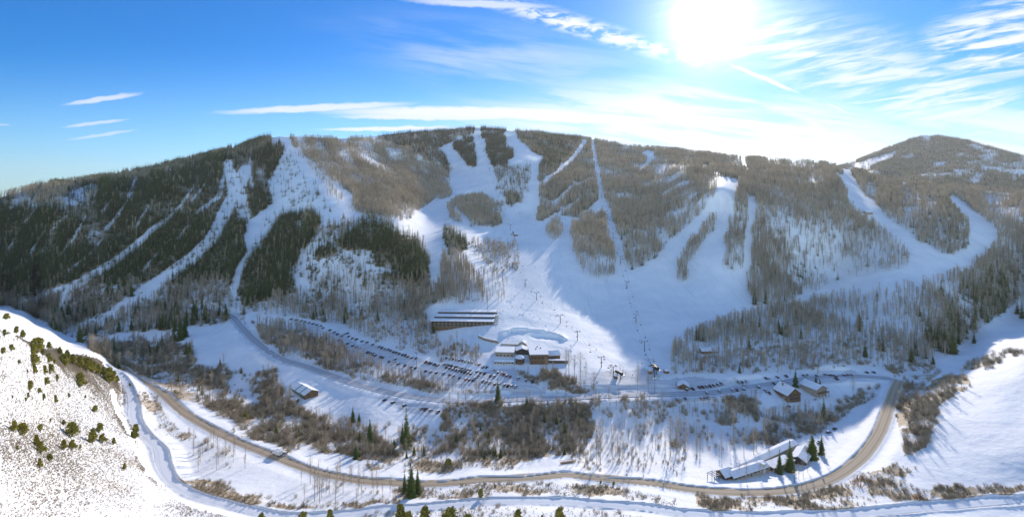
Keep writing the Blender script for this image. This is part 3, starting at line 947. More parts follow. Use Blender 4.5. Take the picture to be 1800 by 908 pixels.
# the domed mountain beyond, its own sheet
def build_far_peak():
    gx = np.arange(1380, 2500, 5.0)
    ks = np.linspace(0, 1, 60)
    sk = np.interp(gx, [1380, 1440, 1470, 1500, 1530, 1560, 1600, 1625, 1650, 1700, 1760, 1800, 1900, 2100, 2500], [318, 304, 294, 285, 272, 261, 244, 238, 239, 247, 264, 275, 297, 325, 345]) + 0.8 * vnoise(gx / 13.0, gx * 0, 4)
    PX = np.repeat(gx[:, None], len(ks), 1)
    PY = 372 + (sk[:, None] - 372) * ks[None]
    D = 1900 + 1600 * ks[None] ** 1.1 + 0 * PX
    D = D * (1 + 0.07 * fbm(PX / 90.0, PY / 30.0, 4, 61) * np.sin(pi * ks)[None])
    for j in range(1, D.shape[1]):
        D[:, j] = np.maximum(D[:, j], D[:, j - 1] + 4)
    X = (PX - 900) / F * D
    Z = CZ - (PY - HY) / F * D
    back = [(X[:, -1:] * 1.25, D[:, -1:] * 1.25, Z[:, -1:] * 0.6), (X[:, -1:] * 1.6, D[:, -1:] * 1.6, Z[:, -1:] * 0 - 62)]
    Xa = np.hstack([X] + [b[0] for b in back])
    Ya = np.hstack([D] + [b[1] for b in back])
    Za = np.hstack([Z] + [b[2] for b in back])
    wpx, wpy = PX + 5 * vnoise(PX / 15, PY / 8, 5), PY + 2 * vnoise(PX / 15, PY / 8, 6)
    den = np.full(PX.shape, 4.5)
    den *= np.clip(1.0 + 1.2 * fbm(PX / 30, PY / 10, 3, 8), 0.15, 2)
    for pl in ([(1500, 290), (1560, 270), (1590, 262), (1560, 285), (1520, 297)], [(1614, 238), (1636, 236), (1632, 246), (1616, 246)], [(1725, 291), (1800, 298), (1840, 308), (1830, 316), (1770, 308), (1730, 299)]):
        den[in_poly(wpx, wpy, pl)] = 0.15
    veg = np.clip(den / 5, 0, 1)
    ni, nj = Xa.shape
    i, j = np.meshgrid(np.arange(ni - 1), np.arange(nj - 1), indexing='ij')
    a = (i * nj + j).ravel()
    q = np.stack([a, a + nj, a + nj + 1, a + 1], 1)
    vg = np.hstack([veg, veg[:, -1:], veg[:, -1:]])
    tag(link('hills', mesh_np('hills', np.stack([Xa, Ya, Za], 2).reshape(-1, 3), q, [M['snow']], smooth=True, attrs={'veg': vg})), kind='structure')
    return X, D, Z, den


FP = build_far_peak()


def build_haze():
    b = MB()
    b.box(-15300, 15300, -15300, 15300, -63, 900)
    m = bpy.data.materials.new('haze')
    m.use_nodes = True
    m.node_tree.nodes.clear()
    t = NT(m.node_tree)
    out = t.node('ShaderNodeOutputMaterial')
    v = t.node('ShaderNodeVolumePrincipled')
    v.inputs['Color'].default_value = (0.90, 0.93, 1.0, 1)
    v.inputs['Density'].default_value = 0.000032
    v.inputs['Anisotropy'].default_value = 0.4
    t.l.new(v.outputs[0], out.inputs['Volume'])
    tag(b.build('haze', m), kind='stuff')


build_haze()

# road sheets
for nm, w, hw, bh, kind in RL:
    t_ = np.gradient(w[:, :2], axis=0)
    t_ /= np.linalg.norm(t_, axis=1, keepdims=True)
    nrm = np.stack([-t_[:, 1], t_[:, 0]], 1)
    al = np.concatenate([[0], np.cumsum(np.linalg.norm(np.diff(w[:, :2], axis=0), axis=1))])
    K = 9
    V, ac, along = [], [], []
    for k in range(K):
        s = -1 + 2 * k / (K - 1)
        wob = 0.35 * vnoise(al / 7.0, al * 0 + k, 21) * (abs(s) == 1)
        p = w[:, :2] + nrm * (hw * s + wob * s)[:, None]
        V.append(np.column_stack([p, w[:, 2] + 0.16 - 0.05 * s * s]))
        ac.append(np.full(len(w), k / (K - 1)))
        along.append(al)
    n = len(w)
    V = np.concatenate(V)
    q = [(k * n + i, k * n + i + 1, (k + 1) * n + i + 1, (k + 1) * n + i) for k in range(K - 1) for i in range(n - 1)]
    me = mesh_np(nm, V, np.array(q)[:, ::-1], [M[{'sand': 'sand', 'snow': 'track', 'packed': 'packed'}[kind]]], smooth=True, attrs={'across': np.concatenate(ac), 'along': np.concatenate(along)})
    tag(link({'sanded_highway': 'road', 'snowy_track': 'path', 'valley_road': 'road'}[nm], me), kind='structure')


# ------------------------------------------------------------------ plants: one builder per kind
def spruce_mesh(H, R, tiers, blades, seed, low=0.08, split=1):
    r = random.Random(seed)
    b = MB()
    for i in range(tiers):
        u = i / (tiers - 1)
        h = H * (low + (0.97 - low) * u)
        rad = R * ((1 - u) ** 0.85) * (0.8 + 0.35 * r.random()) + 0.05 * R
        nb = max(3, int(blades * (1 - 0.55 * u)))
        a0 = r.random() * 7
        for k in range(nb):
            if r.random() < 0.08:
                continue
            a = a0 + 2 * pi * k / nb + r.uniform(-0.25, 0.25)
            rr = rad * r.uniform(0.65, 1.15)
            dz = -rr * r.uniform(0.18, 0.42)
            c, s = cos(a), sin(a)
            wd = rr * r.uniform(0.30, 0.45)
            p0 = (0.05 * rr * c, 0.05 * rr * s, h)
            m1 = (0.6 * rr * c - wd * s, 0.6 * rr * s + wd * c, h + dz * 0.75)
            m2 = (0.6 * rr * c + wd * s, 0.6 * rr * s - wd * c, h + dz * 0.75)
            tip = (rr * c, rr * s, h + dz * 0.85)
            if split == 1:
                b.quad(p0, m1, tip, m2)
            else:
                for q in range(3):          # a bough of three sprays with gaps
                    ww = (q - 1) * wd * 0.9
                    e = rr * (1.0 if q == 1 else 0.8)
                    cx, cy = e * c - ww * s, e * s + ww * c
                    b.quad(p0, (0.55 * cx - 0.36 * wd * s, 0.55 * cy + 0.36 * wd * c, h + dz * 0.45 - 0.1 * wd), (cx, cy, h + dz * (0.9 + 0.2 * abs(q - 1))), (0.55 * cx + 0.36 * wd * s, 0.55 * cy - 0.36 * wd * c, h + dz * 0.45 - 0.25 * wd))
    b.tri((0.12 * R, 0, H * 0.9), (-0.06 * R, 0.1 * R, H * 0.9), (0, 0, H))
    b.tri((-0.06 * R, -0.1 * R, H * 0.9), (0.1 * R, 0.05 * R, H * 0.9), (0, 0, H))
    return b


def aspen_parts(H, limbs, twigs, seed, thick=1.0, spread=0.13, low=0.3):
    """bare aspen: bole, and a crown of fine upswept limbs"""
    r = random.Random(seed)
    t, b = MB(), MB()
    lean = (r.uniform(-0.02, 0.02) * H, r.uniform(-0.02, 0.02) * H)
    t.tube((0, 0, -0.4), (lean[0] * 0.6, lean[1] * 0.6, H * 0.62), 0.011 * H * thick, 0.006 * H * thick, 4, cap=False)
    t.tube((lean[0] * 0.6, lean[1] * 0.6, H * 0.62), (lean[0], lean[1], H), 0.006 * H * thick, 0.001 * H, 3, cap=False)
    for i in range(limbs):
        u = low + (0.95 - low) * (i + r.random()) / limbs
        h = H * u
        a = i * 2.4 + r.uniform(-0.5, 0.5)
        L = H * spread * (1.15 - 0.7 * abs(u - 0.6) / 0.4) * r.uniform(0.7, 1.3)
        up = L * r.uniform(0.8, 1.5)
        c, s = cos(a), sin(a)
        p = (lean[0] * u, lean[1] * u, h)
        e = (p[0] + L * c, p[1] + L * s, h + up)
        w = 0.0038 * H * thick
        b.tri((p[0] - w * s, p[1] + w * c, h), (p[0] + w * s, p[1] - w * c, h), e)
        b.tri((p[0], p[1], h - w), (p[0], p[1], h + w), e)
        for k in range(twigs):
            f = r.uniform(0.25, 1.0)
            q = (p[0] + (e[0] - p[0]) * f, p[1] + (e[1] - p[1]) * f, p[2] + (e[2] - p[2]) * f)
            a2 = r.random() * 2 * pi
            l2 = L * r.uniform(0.3, 0.65)
            w2 = 0.0026 * H * thick
            e2 = (q[0] + l2 * cos(a2), q[1] + l2 * sin(a2), q[2] + l2 * r.uniform(0.5, 1.4))
            b.tri((q[0] - w2 * sin(a2), q[1] + w2 * cos(a2), q[2]), (q[0] + w2 * sin(a2), q[1] - w2 * cos(a2), q[2]), e2)
    return t, b


def bush_mesh(H, R, stems, seed, width=0.035, twigs=2):
    r = random.Random(seed)
    b = MB()
    for i in range(stems):
        a = r.random() * 2 * pi
        rr = R * math.sqrt(r.random())
        x0, y0 = 0.45 * rr * cos(a), 0.45 * rr * sin(a)
        h = H * (1 - 0.45 * (rr / R) ** 2) * r.uniform(0.65, 1.1)
        x1, y1 = rr * cos(a) + r.uniform(-.15, .15) * R, rr * sin(a) + r.uniform(-.15, .15) * R
        t = r.random() * pi
        w = width * r.uniform(0.7, 1.3)
        b.tri((x0 - w * cos(t), y0 - w * sin(t), 0), (x0 + w * cos(t), y0 + w * sin(t), 0), (x1, y1, h))
        for k in range(twigs):
            f = r.uniform(0.4, 0.9)
            q = (x0 + (x1 - x0) * f, y0 + (y1 - y0) * f, h * f)
            t = r.random() * 2 * pi
            l = H * r.uniform(0.15, 0.35)
            w2 = w * 0.7
            b.tri((q[0] - w2 * sin(t), q[1] + w2 * cos(t), q[2]), (q[0] + w2 * sin(t), q[1] - w2 * cos(t), q[2]), (q[0] + l * cos(t), q[1] + l * sin(t), q[2] + l * r.uniform(0.4, 1.2)))
    return b


def leafy_crown(H, R, n, seed, z0=0.12, size=0.2, cone=0.0, lobes=7):
    """rounded evergreen crown of small sprays gathered in clumps"""
    r = random.Random(seed)
    b = MB()
    cl = []
    for i in range(lobes):
        a = r.random() * 2 * pi
        u = (i + 0.5) / lobes
        k = (1 - cone * u) * (0.75 if i < lobes - 1 else 0.2)
        cl.append((R * k * 0.55 * cos(a), R * k * 0.55 * sin(a), H * (z0 + 0.12 + (0.82 - z0) * u), R * (0.62 - 0.28 * cone * u - 0.1 * u)))
    for i in range(n):
        c = cl[r.randrange(lobes)]
        th, ph = r.random() * 2 * pi, math.acos(r.uniform(-0.7, 1))
        q = c[3] * (0.55 + 0.5 * r.random())
        x, y, z = c[0] + q * sin(ph) * cos(th), c[1] + q * sin(ph) * sin(th), min(c[2] + 0.8 * q * cos(ph), H)
        s = size * r.uniform(0.6, 1.3)
        a1, a2 = r.random() * 2 * pi, r.uniform(-1, 1)
        u = np.array((cos(a1), sin(a1), 0.5 * a2)) * s
        v = np.array((-sin(a1) * a2, cos(a1) * a2, 0.9)) * s * 0.7
        p = np.array((x, y, max(z, 0.05)))
        b.quad(tuple(p - u - v * .4), tuple(p + u - v), tuple(p + u * .6 + v), tuple(p - u * .7 + v * .8))
    return b


# low versions for the masses (unit metres, scaled per plant)
def template(name, b, mats):
    return bpy.data.objects.new(name, b.mesh(name, mats))


def join_mb(t, b):
    o = MB()
    o.v = t.v + b.v
    k = len(t.v)
    o.f = t.f + [tuple(i + k for i in f) for f in b.f]
    o.m = [0] * len(t.f) + [1] * len(b.f)
    return o


def spruce_low(seed):
    t = MB()
    t.tube((0, 0, -0.5), (0, 0, 12), 0.22, 0.05, 4, cap=False)
    return join_mb(t, spruce_mesh(16, 2.6, 9, 8, seed, 0.06))


T_CON = [template('spruce_stock', spruce_low(i), [M['bark'], M['needles']]) for i in range(4)]
T_ASP = [template('aspen_stock', join_mb(*aspen_parts(13, 30, 4, i + 50, 2.0)), [M['aspen_bark'], M['aspen_twig']]) for i in range(5)]
T_FAR = [template('far_aspen_stock', join_mb(*aspen_parts(12, 24, 3, i + 90, 3.2, 0.16, 0.15)), [M['aspen_bark'], M['far_twig']]) for i in range(4)]
T_BRU = [template('brush_stock', bush_mesh(2.6 + 0.5 * (i % 3), 1.7, 44, i + 20, 0.045, 3), [M['brush']]) for i in range(5)]
T_SAGE = [template('sage_stock', bush_mesh(0.7, 0.5, 16, i + 40, 0.05, 1), [M['sage']]) for i in range(4)]


def scatter(name, pos, scl, rot, temps, kind_label=None):
    """one stuff object: a cloud of points that instances the stock plants"""
    me = bpy.data.meshes.new(name)
    me.vertices.add(len(pos))
    me.vertices.foreach_set('co', np.asarray(pos, np.float32).ravel())
    a = me.attributes.new('scl', 'FLOAT', 'POINT')
    a.data.foreach_set('value', np.asarray(scl, np.float32))
    a = me.attributes.new('rot', 'FLOAT_VECTOR', 'POINT')
    rv = np.zeros((len(pos), 3), np.float32)
    rv[:, 2] = rot
    a.data.foreach_set('vector', rv.ravel())
    a = me.attributes.new('pick', 'INT', 'POINT')
    a.data.foreach_set('value', np.random.RandomState(3).randint(0, len(temps), len(pos)).astype(np.int32))
    me.update()
    o = link(name, me)
    ng = bpy.data.node_groups.new(name, 'GeometryNodeTree')
    ng.interface.new_socket('Geometry', in_out='INPUT', socket_type='NodeSocketGeometry')
    ng.interface.new_socket('Geometry', in_out='OUTPUT', socket_type='NodeSocketGeometry')
    N, Lk = ng.nodes, ng.links
    gi, go = N.new('NodeGroupInput'), N.new('NodeGroupOutput')
    g2i = N.new('GeometryNodeGeometryToInstance')
    for tt in reversed(temps):
        oi = N.new('GeometryNodeObjectInfo')
        oi.inputs['Object'].default_value = tt
        oi.inputs['As Instance'].default_value = True
        Lk.new(oi.outputs['Geometry'], g2i.inputs[0])
    # g2i would merge all into one instance, so join separate instances instead
    N.remove(g2i)
    jn = N.new('GeometryNodeJoinGeometry')
    for nd in [n for n in N if n.bl_idname == 'GeometryNodeObjectInfo']:
        Lk.new(nd.outputs['Geometry'], jn.inputs[0])

    def named(nm, typ):
        nd = N.new('GeometryNodeInputNamedAttribute')
        nd.data_type = typ
        nd.inputs['Name'].default_value = nm
        return nd.outputs[0]
    ip = N.new('GeometryNodeInstanceOnPoints')
    Lk.new(gi.outputs[0], ip.inputs['Points'])
    Lk.new(jn.outputs[0], ip.inputs['Instance'])
    ip.inputs['Pick Instance'].default_value = True
    Lk.new(named('pick', 'INT'), ip.inputs['Instance Index'])
    Lk.new(named('rot', 'FLOAT_VECTOR'), ip.inputs['Rotation'])
    Lk.new(named('scl', 'FLOAT'), ip.inputs['Scale'])
    Lk.new(ip.outputs[0], go.inputs[0])
    md = o.modifiers.new('plants', 'NODES')
    md.node_group = ng
    tag(o, kind='stuff')
    return o


# scatter positions from the density maps
def sow(den, X, Y, Z, seed, px=None, py=None):
    r = np.random.RandomState(seed)
    xa, xb = X[:-1, :-1], X[1:, :-1]
    ya, yb = Y[:-1, :-1], Y[:-1, 1:]
    area = abs(X[1:, :-1] - X[:-1, :-1]) * np.hypot(Y[:-1, 1:] - Y[:-1, :-1], Z[:-1, 1:] - Z[:-1, :-1])
    n = r.poisson(np.clip(den[:-1, :-1] * area / 100.0, 0, 400))
    idx = np.nonzero(n.ravel())[0]
    rep = np.repeat(idx, n.ravel()[idx])
    i, j = np.unravel_index(rep, n.shape)
    a, b = r.random_sample(len(i)), r.random_sample(len(i))

    def L(G):
        return (G[i, j] * (1 - a) + G[i + 1, j] * a) * (1 - b) + (G[i, j + 1] * (1 - a) + G[i + 1, j + 1] * a) * b
    P = np.stack([L(X), L(Y), L(Z)], 1)
    return P


def proj(P):
    return 900 + F * P[:, 0] / P[:, 1], HY + F * (CZ - P[:, 2]) / P[:, 1]


# ------------------------------------------------------------------ paints
def plain(name, c, rough=0.6, **kw):
    return principled(name, c, rough, **kw)[0]


M['roof_snow'] = varied('roof_snow', (0.78, 0.79, 0.82), (0.88, 0.88, 0.9), 0.4)
M['brown_wood'] = varied('brown_timber', (0.13, 0.075, 0.035), (0.26, 0.15, 0.07), 1.2)
M['dark_wood'] = varied('dark_timber', (0.05, 0.038, 0.03), (0.10, 0.075, 0.055), 1.0)
M['tan_wall'] = varied('tan_render', (0.38, 0.31, 0.22), (0.48, 0.40, 0.30), 0.8)
M['cream_wall'] = varied('cream_render', (0.55, 0.50, 0.40), (0.62, 0.57, 0.48), 0.8)
M['rust_wall'] = varied('rust_cladding', (0.32, 0.14, 0.05), (0.42, 0.2, 0.08), 0.8)
M['glass'] = plain('window_glass', (0.03, 0.035, 0.045), 0.08, spec=0.6)
M['fascia'] = plain('fascia_board', (0.10, 0.07, 0.05))
M['teal'] = plain('teal_metal', (0.10, 0.36, 0.33), 0.4)
M['steel'] = plain('galvanised_steel', (0.16, 0.17, 0.18), 0.5, metal=0.4)
M['dark_steel'] = plain('dark_steel', (0.04, 0.045, 0.05), 0.5, metal=0.3)
M['yellow'] = plain('yellow_padding', (0.62, 0.46, 0.04))
M['rubber'] = plain('tyre_rubber', (0.02, 0.02, 0.02))
M['pole'] = plain('weathered_pole', (0.11, 0.085, 0.06))
M['stone'] = varied('stone_wall', (0.20, 0.16, 0.11), (0.34, 0.28, 0.2), 1.5)


def nice_ordinal(n):
    base = ['nearest', 'second nearest', 'third nearest', 'fourth nearest', 'fifth nearest', 'sixth nearest', 'seventh nearest', 'eighth nearest', 'ninth nearest', 'tenth nearest', 'eleventh nearest', 'twelfth nearest']
    return base[n] if n < 12 else '%d%s nearest' % (n + 1, {1: 'st', 2: 'nd', 3: 'rd'}.get((n + 1) % 10, 'th') if (n + 1) not in (11, 12, 13) else 'th')


def order_word(n):
    w = ['first', 'second', 'third', 'fourth', 'fifth', 'sixth', 'seventh', 'eighth', 'ninth', 'tenth', 'eleventh', 'twelfth']
    return w[n] if n < 12 else '%d%s' % (n + 1, {1: 'st', 2: 'nd', 3: 'rd'}.get((n + 1) % 10, 'th') if (n + 1) not in (11, 12, 13) else 'th')


LAND = [('the long terraced lodge', 815, 560), ('the flat roofed base lodge', 945, 622), ('the brown gabled chalet', 1383, 692), ('the oval snow bank', 935, 588), ('the head of the long shaded car park', 560, 580),
        ('the sunlit car park', 800, 652), ('the teal striped roof', 530, 688), ('the chairlift base station', 1150, 662), ('the motel by the sanded road', 1340, 822), ('the sharp bend of the sanded road', 1572, 690),
        ('the white box truck', 488, 800), ('the brushy river bank below the lodge', 940, 760), ('the roadside spruce clump', 722, 868), ('the pinched bend of the snowy track', 286, 810), ('the rim of the near hillside', 170, 655),
        ('the big shaded bowl', 530, 350), ('the foot of the straight lift lane', 1100, 490), ('the smooth white hillside field', 1690, 700), ('the cabin among the aspens', 1244, 622), ('the mouth of the wooded side valley', 1690, 600),
        ('the start of the sanded road', 240, 665), ('the tall dark valley spruce', 714, 785), ('the footbridge by the river', 1000, 820), ('the lone valley floor spruce', 140, 602), ('the row of valley lodgepole spruces', 316, 600),
        ('the narrow aspen finger between pistes', 1215, 450), ('the snowy slope above the sunlit chairlift', 905, 440), ('the lowest parking strip', 740, 722), ('the frozen river bend', 430, 740), ('the foot of the forest gully', 120, 585),
        ('the valley road curve', 450, 600), ('the straw brush strip by the motel', 1400, 885), ('the bottom verge of the snowy track', 900, 905), ('the wooded toe of the right hand mountain', 1400, 620)]


def label_by_landmark(items, what, tail=''):
    """items: (px, py) list -> unique labels by nearness to what stands around"""
    out = [None] * len(items)
    near_ = {}
    for i, (x, y) in enumerate(items):
        k = min(range(len(LAND)), key=lambda q: (LAND[q][1] - x) ** 2 + ((LAND[q][2] - y) * 1.6) ** 2)
        near_.setdefault(k, []).append(((LAND[k][1] - x) ** 2 + ((LAND[k][2] - y) * 1.6) ** 2, i))
    for k, L in near_.items():
        L.sort()
        for n, (d, i) in enumerate(L):
            w = what[i] if isinstance(what, list) else what
            out[i] = '%s %s to %s' % (w, nice_ordinal(n), LAND[k][0])
    return out


# ------------------------------------------------------------------ individual plants
SPR = []
for i in range(6):
    t = MB()
    t.tube((0, 0, -0.04), (0, 0, 0.86), 0.014, 0.003, 6, cap=False)
    SPR.append((t.mesh('trunk', [M['bark']]), spruce_mesh(1.0, [0.19, 0.22, 0.17, 0.20, 0.24, 0.18][i], 24, 14, 100 + i, 0.07, 3).mesh('crown', [M['needles']])))
JUN = []
for i in range(5):
    t = MB()
    t.tube((0, 0, -0.08), (0.02, 0.01, 0.55), 0.035, 0.012, 6, cap=False)
    JUN.append((t.mesh('trunk', [M['bark']]), leafy_crown(1.0, [0.34, 0.42, 0.30, 0.38, 0.46][i], 620, 200 + i, 0.05, 0.062, [0.85, 0.5, 0.9, 0.7, 0.35][i], 9).mesh('crown', [M['needles_olive']])))
ASP = []
for i in range(6):
    t, b = aspen_parts(1.0, 34, 5, 300 + i, 1.15)
    ASP.append((t.mesh('trunk', [M['aspen_bark']]), b.mesh('crown', [M['aspen_twig']])))
BUS = [bush_mesh(1.0, 0.75, 46, 400 + i, 0.016, 3).mesh('shrub', [M['brush']]) for i in range(5)]
BUR = [bush_mesh(1.0, 0.8, 46, 430 + i, 0.018, 3).mesh('shrub', [M['brush_red']]) for i in range(2)]
prr = random.Random(77)


def put_tree(kind, data, p, h, label, group, wide=1.0):
    e = empty(kind, p, prr.uniform(0, 6.28))
    e.scale = (h * wide, h * wide, h)
    c1 = bpy.data.objects.new('trunk', data[0])
    c2 = bpy.data.objects.new('crown', data[1])
    for c in (c1, c2):
        COL.objects.link(c)
        c.parent = e
    tag(e, label, 'tree', group)
    return e


def hpx(p, hp):
    return hp * p[1] / F


HAND_SPRUCE = [(714, 785, 72), (707, 776, 34), (722, 873, 62), (711, 866, 40), (734, 868, 46), (650, 781, 46), (620, 742, 30), (631, 741, 17), (875, 706, 42), (802, 779, 21), (625, 806, 26), (868, 800, 18), (745, 800, 22),
               (1388, 828, 56), (1370, 832, 44), (1427, 806, 50), (1444, 798, 36), (1448, 738, 40), (1398, 679, 32), (1660, 618, 50), (1648, 610, 42), (1675, 622, 56), (1545, 615, 34), (1552, 617, 28), (1608, 620, 27), (1712, 603, 24),
               (140, 601, 38), (305, 600, 36), (316, 598, 42), (324, 592, 36), (333, 628, 32), (327, 622, 24), (779, 622, 14), (798, 614, 19), (812, 617, 13), (551, 561, 19), (744, 558, 12), (748, 560, 15), (1434, 676, 20), (1441, 680, 18),
               (1380, 590, 26), (1375, 588, 22), (1796, 560, 34), (1788, 552, 26), (1640, 640, 18), (1300, 655, 18), (275, 577, 18), (262, 578, 15), (96, 560, 30), (108, 556, 28), (120, 552, 26), (147, 556, 32), (238, 556, 28),
               (52, 512, 28), (34, 515, 30), (45, 518, 26), (60, 520, 26), (190, 516, 34), (208, 518, 30), (230, 520, 28), (217, 505, 28), (275, 545, 24), (290, 546, 26), (580, 372, 14), (604, 384, 12), (690, 400, 14), (720, 440, 22), (700, 440, 20)]
HAND_JUN = [(49, 699, 11), (76, 704, 14), (97, 708, 17), (121, 698, 9), (167, 725, 15), (89, 741, 8), (112, 747, 12), (24, 759, 23), (39, 764, 24), (126, 767, 29), (71, 758, 14), (163, 779, 30), (180, 778, 18), (175, 759, 18),
            (200, 781, 15), (64, 784, 24), (72, 797, 24), (112, 791, 22), (127, 789, 18), (141, 788, 8), (70, 822, 20), (87, 809, 14), (238, 770, 29), (219, 824, 12), (140, 680, 29), (193, 672, 30), (181, 662, 21), (172, 659, 23),
            (163, 656, 24), (151, 651, 26), (140, 646, 24), (128, 641, 22), (118, 632, 20), (105, 624, 17), (86, 614, 16), (65, 616, 26), (57, 624, 24), (40, 594, 17), (29, 586, 15), (11, 562, 13), (20, 617, 14), (5, 622, 13),
            (8, 592, 16), (58, 642, 24), (60, 657, 20), (85, 637, 18), (88, 657, 20), (78, 657, 18), (114, 643, 24), (80, 677, 16), (100, 671, 16), (52, 687, 20), (68, 692, 12), (48, 656, 9), (200, 668, 20), (205, 672, 14),
            (95, 640, 10), (75, 625, 14), (33, 640, 9), (45, 705, 8), (22, 700, 7), (150, 700, 8), (30, 790, 9), (460, 917, 18), (532, 922, 26), (580, 926, 36), (704, 934, 56), (718, 936, 42), (747, 934, 52), (790, 932, 44),
            (822, 934, 32), (862, 930, 26), (845, 873, 17), (911, 922, 32), (953, 920, 18), (984, 922, 34), (788, 819, 16), (1056, 850, 7), (1079, 852, 7), (228, 678, 6), (430, 738, 16), (640, 934, 22), (672, 930, 18)]
its = [(a, b) for a, b, c in HAND_SPRUCE]


def natural_pick(P, hmax, n, r, extra=None):
    """split scattered plants into the n that show largest and the rest"""
    h = hmax[0] + (hmax[1] - hmax[0]) * r.random_sample(len(P))
    px, py = proj(P)
    size = h / P[:, 1]
    size[(px < 2) | (px > 1798) | (py > 915)] = 0
    order = np.argsort(-size)
    return order[:n], order[n:], h


r = np.random.RandomState(9)
PC = sow(DEN['con'], X0, DG, ZG, 1)
PA = sow(DEN['asp'], X0, DG, ZG, 2)
PB = sow(DEN['bru'], X0, DG, ZG, 3)
PS = sow(DEN['sage'], X0, DG, ZG, 4)
PF = sow(FP[3], FP[0], FP[1], FP[2], 5)

# spruces: hand placed ones, then the largest of the sown ones
top, rest, hC = natural_pick(PC, (11, 20), 298 - len(HAND_SPRUCE), r)
pc = proj(PC)
# slope trees are smaller in the riverside brush
low = pc[1] > 640
hC[low] *= 0.55
spots = []
for a, b, c in HAND_SPRUCE:
    p = PT(a, b)
    spots.append((tuple(p), hpx(p, c), (a, b)))
for i in top:
    spots.append((tuple(PC[i]), hC[i], (pc[0][i], pc[1][i])))
labs = label_by_landmark([s[2] for s in spots], ['%s dark spruce' % ('tall' if s[1] > 16 else 'small' if s[1] < 9 else 'slender') for s in spots])
for s, l in zip(spots, labs):
    put_tree('spruce_tree', prr.choice(SPR), s[0], s[1], l, 'single dark spruces of the valley and slopes', prr.uniform(0.85, 1.15))
rs = np.random.RandomState(12)
scatter('conifer_forest', PC[rest], hC[rest] / 16.0, rs.uniform(0, 6.28, len(rest)), T_CON)

spots = []
for a, b, c in HAND_JUN:
    p = PT(a, min(b, 935))
    spots.append((tuple(p), hpx(p, c) * 0.88, (a, b)))
labs = label_by_landmark([s[2] for s in spots], ['%s olive juniper' % ('bushy' if s[1] > 5 else 'low') for s in spots])
for s, l in zip(spots, labs):
    put_tree('juniper_tree', prr.choice(JUN), s[0], s[1], l, 'olive junipers on the near slopes', prr.uniform(0.9, 1.2))

# aspens
pa = proj(PA)
HAND_ASP = [(1044, 700, 46), (1055, 815, 80), (1090, 800, 64), (1118, 795, 60), (1178, 800, 70), (1190, 790, 62), (1205, 795, 60), (1290, 770, 70), (1325, 800, 50), (1500, 700, 40), (553, 880, 60), (562, 884, 52), (590, 884, 44), (545, 850, 50),
            (598, 842, 40), (615, 848, 34), (382, 800, 36), (396, 806, 34), (340, 800, 28), (352, 812, 30), (366, 795, 24), (410, 812, 26), (1120, 690, 50), (1140, 690, 40), (1000, 660, 46), (1010, 664, 42), (1020, 668, 50), (1030, 672, 40), (995, 655, 44),
            (960, 660, 34), (1275, 735, 44), (1258, 740, 40), (1330, 728, 34), (905, 475, 34), (893, 470, 30), (880, 466, 28), (910, 462, 26), (1605, 735, 34), (1628, 740, 40), (1615, 760, 38), (1640, 720, 40), (1660, 700, 34), (1675, 690, 32), (1690, 680, 30), (1300, 838, 30), (1312, 846, 34), (1336, 840, 26), (1290, 805, 40), (1308, 800, 44), (1330, 790, 38), (1352, 806, 30), (1404, 842, 28), (1412, 838, 34), (1420, 830, 30), (1450, 815, 26), (1268, 800, 46), (1345, 775, 40)]
top, rest, hA = natural_pick(PA, (9, 15.5), 298 - len(HAND_ASP), r)
lowa = (pa[1] > 655)
hA[PA[:, 1] > 1350] *= 0.8
hA[lowa] *= 0.8
spots = []
for a, b, c in HAND_ASP:
    p = PT(a, b)
    spots.append((tuple(p), hpx(p, c), (a, b)))
for i in top:
    spots.append((tuple(PA[i]), hA[i], (pa[0][i], pa[1][i])))
labs = label_by_landmark([s[2] for s in spots], ['%s bare aspen' % ('tall' if s[1] > 12 else 'small' if s[1] < 8 else 'slim') for s in spots])
for s, l in zip(spots, labs):
    put_tree('bare_aspen', prr.choice(ASP), s[0], s[1], l, 'single leafless aspens of the valley', prr.uniform(0.9, 1.3))
fa = PA[rest][:, 1] > 850
scatter('aspen_forest', PA[rest][~fa], hA[rest][~fa] / 13.0, rs.uniform(0, 6.28, (~fa).sum()), T_ASP)
scatter('far_aspen_forest', PA[rest][fa], hA[rest][fa] / 12.0, rs.uniform(0, 6.28, fa.sum()), T_FAR)

# brush
pb = proj(PB)
top, rest, hB = natural_pick(PB, (1.8, 4.4), 298, r)
strip = (pb[1] > 800) | ((pb[0] < 345) & (pb[1] > 660))
hB[strip] *= 0.5
RED = [(1585, 712), (1592, 704), (1600, 712), (1588, 722), (1578, 716), (1604, 720), (1508, 842), (1516, 838), (1524, 845), (1500, 852), (1512, 855), (1612, 876), (1618, 872), (1608, 728)]
spots = [(tuple(PB[i]), hB[i], (pb[0][i], pb[1][i]), 0) for i in top]
for a, b in RED:
    spots.append((tuple(PT(a, b)), 3.4, (a, b), 1))
labs = label_by_landmark([s[2] for s in spots], ['%s shrub' % ('rusty orange' if s[3] else 'tall leafless brown' if s[1] > 2.4 else 'low leafless tan') for s in spots])
for s, l in zip(spots, labs):
    o = link('leafless_shrub', prr.choice(BUR if s[3] else BUS), s[0])
    o.rotation_euler = (0, 0, prr.uniform(0, 6.28))
    o.scale = (s[1] * 1.15, s[1] * 1.15, s[1])
    tag(o, l, 'shrub', 'rusty shrubs by the road bend' if s[3] else 'leafless shrubs along the verges')
scatter('willow_brush', PB[rest], hB[rest] / 2.6, rs.uniform(0, 6.28, len(rest)), T_BRU)
scatter('sagebrush', PS, rs.uniform(.4, 1.0, len(PS)), rs.uniform(0, 6.28, len(PS)), T_SAGE)
scatter('far_forest', PF, rs.uniform(.9, 1.4, len(PF)), rs.uniform(0, 6.28, len(PF)), T_FAR[:2] + T_CON[:2])


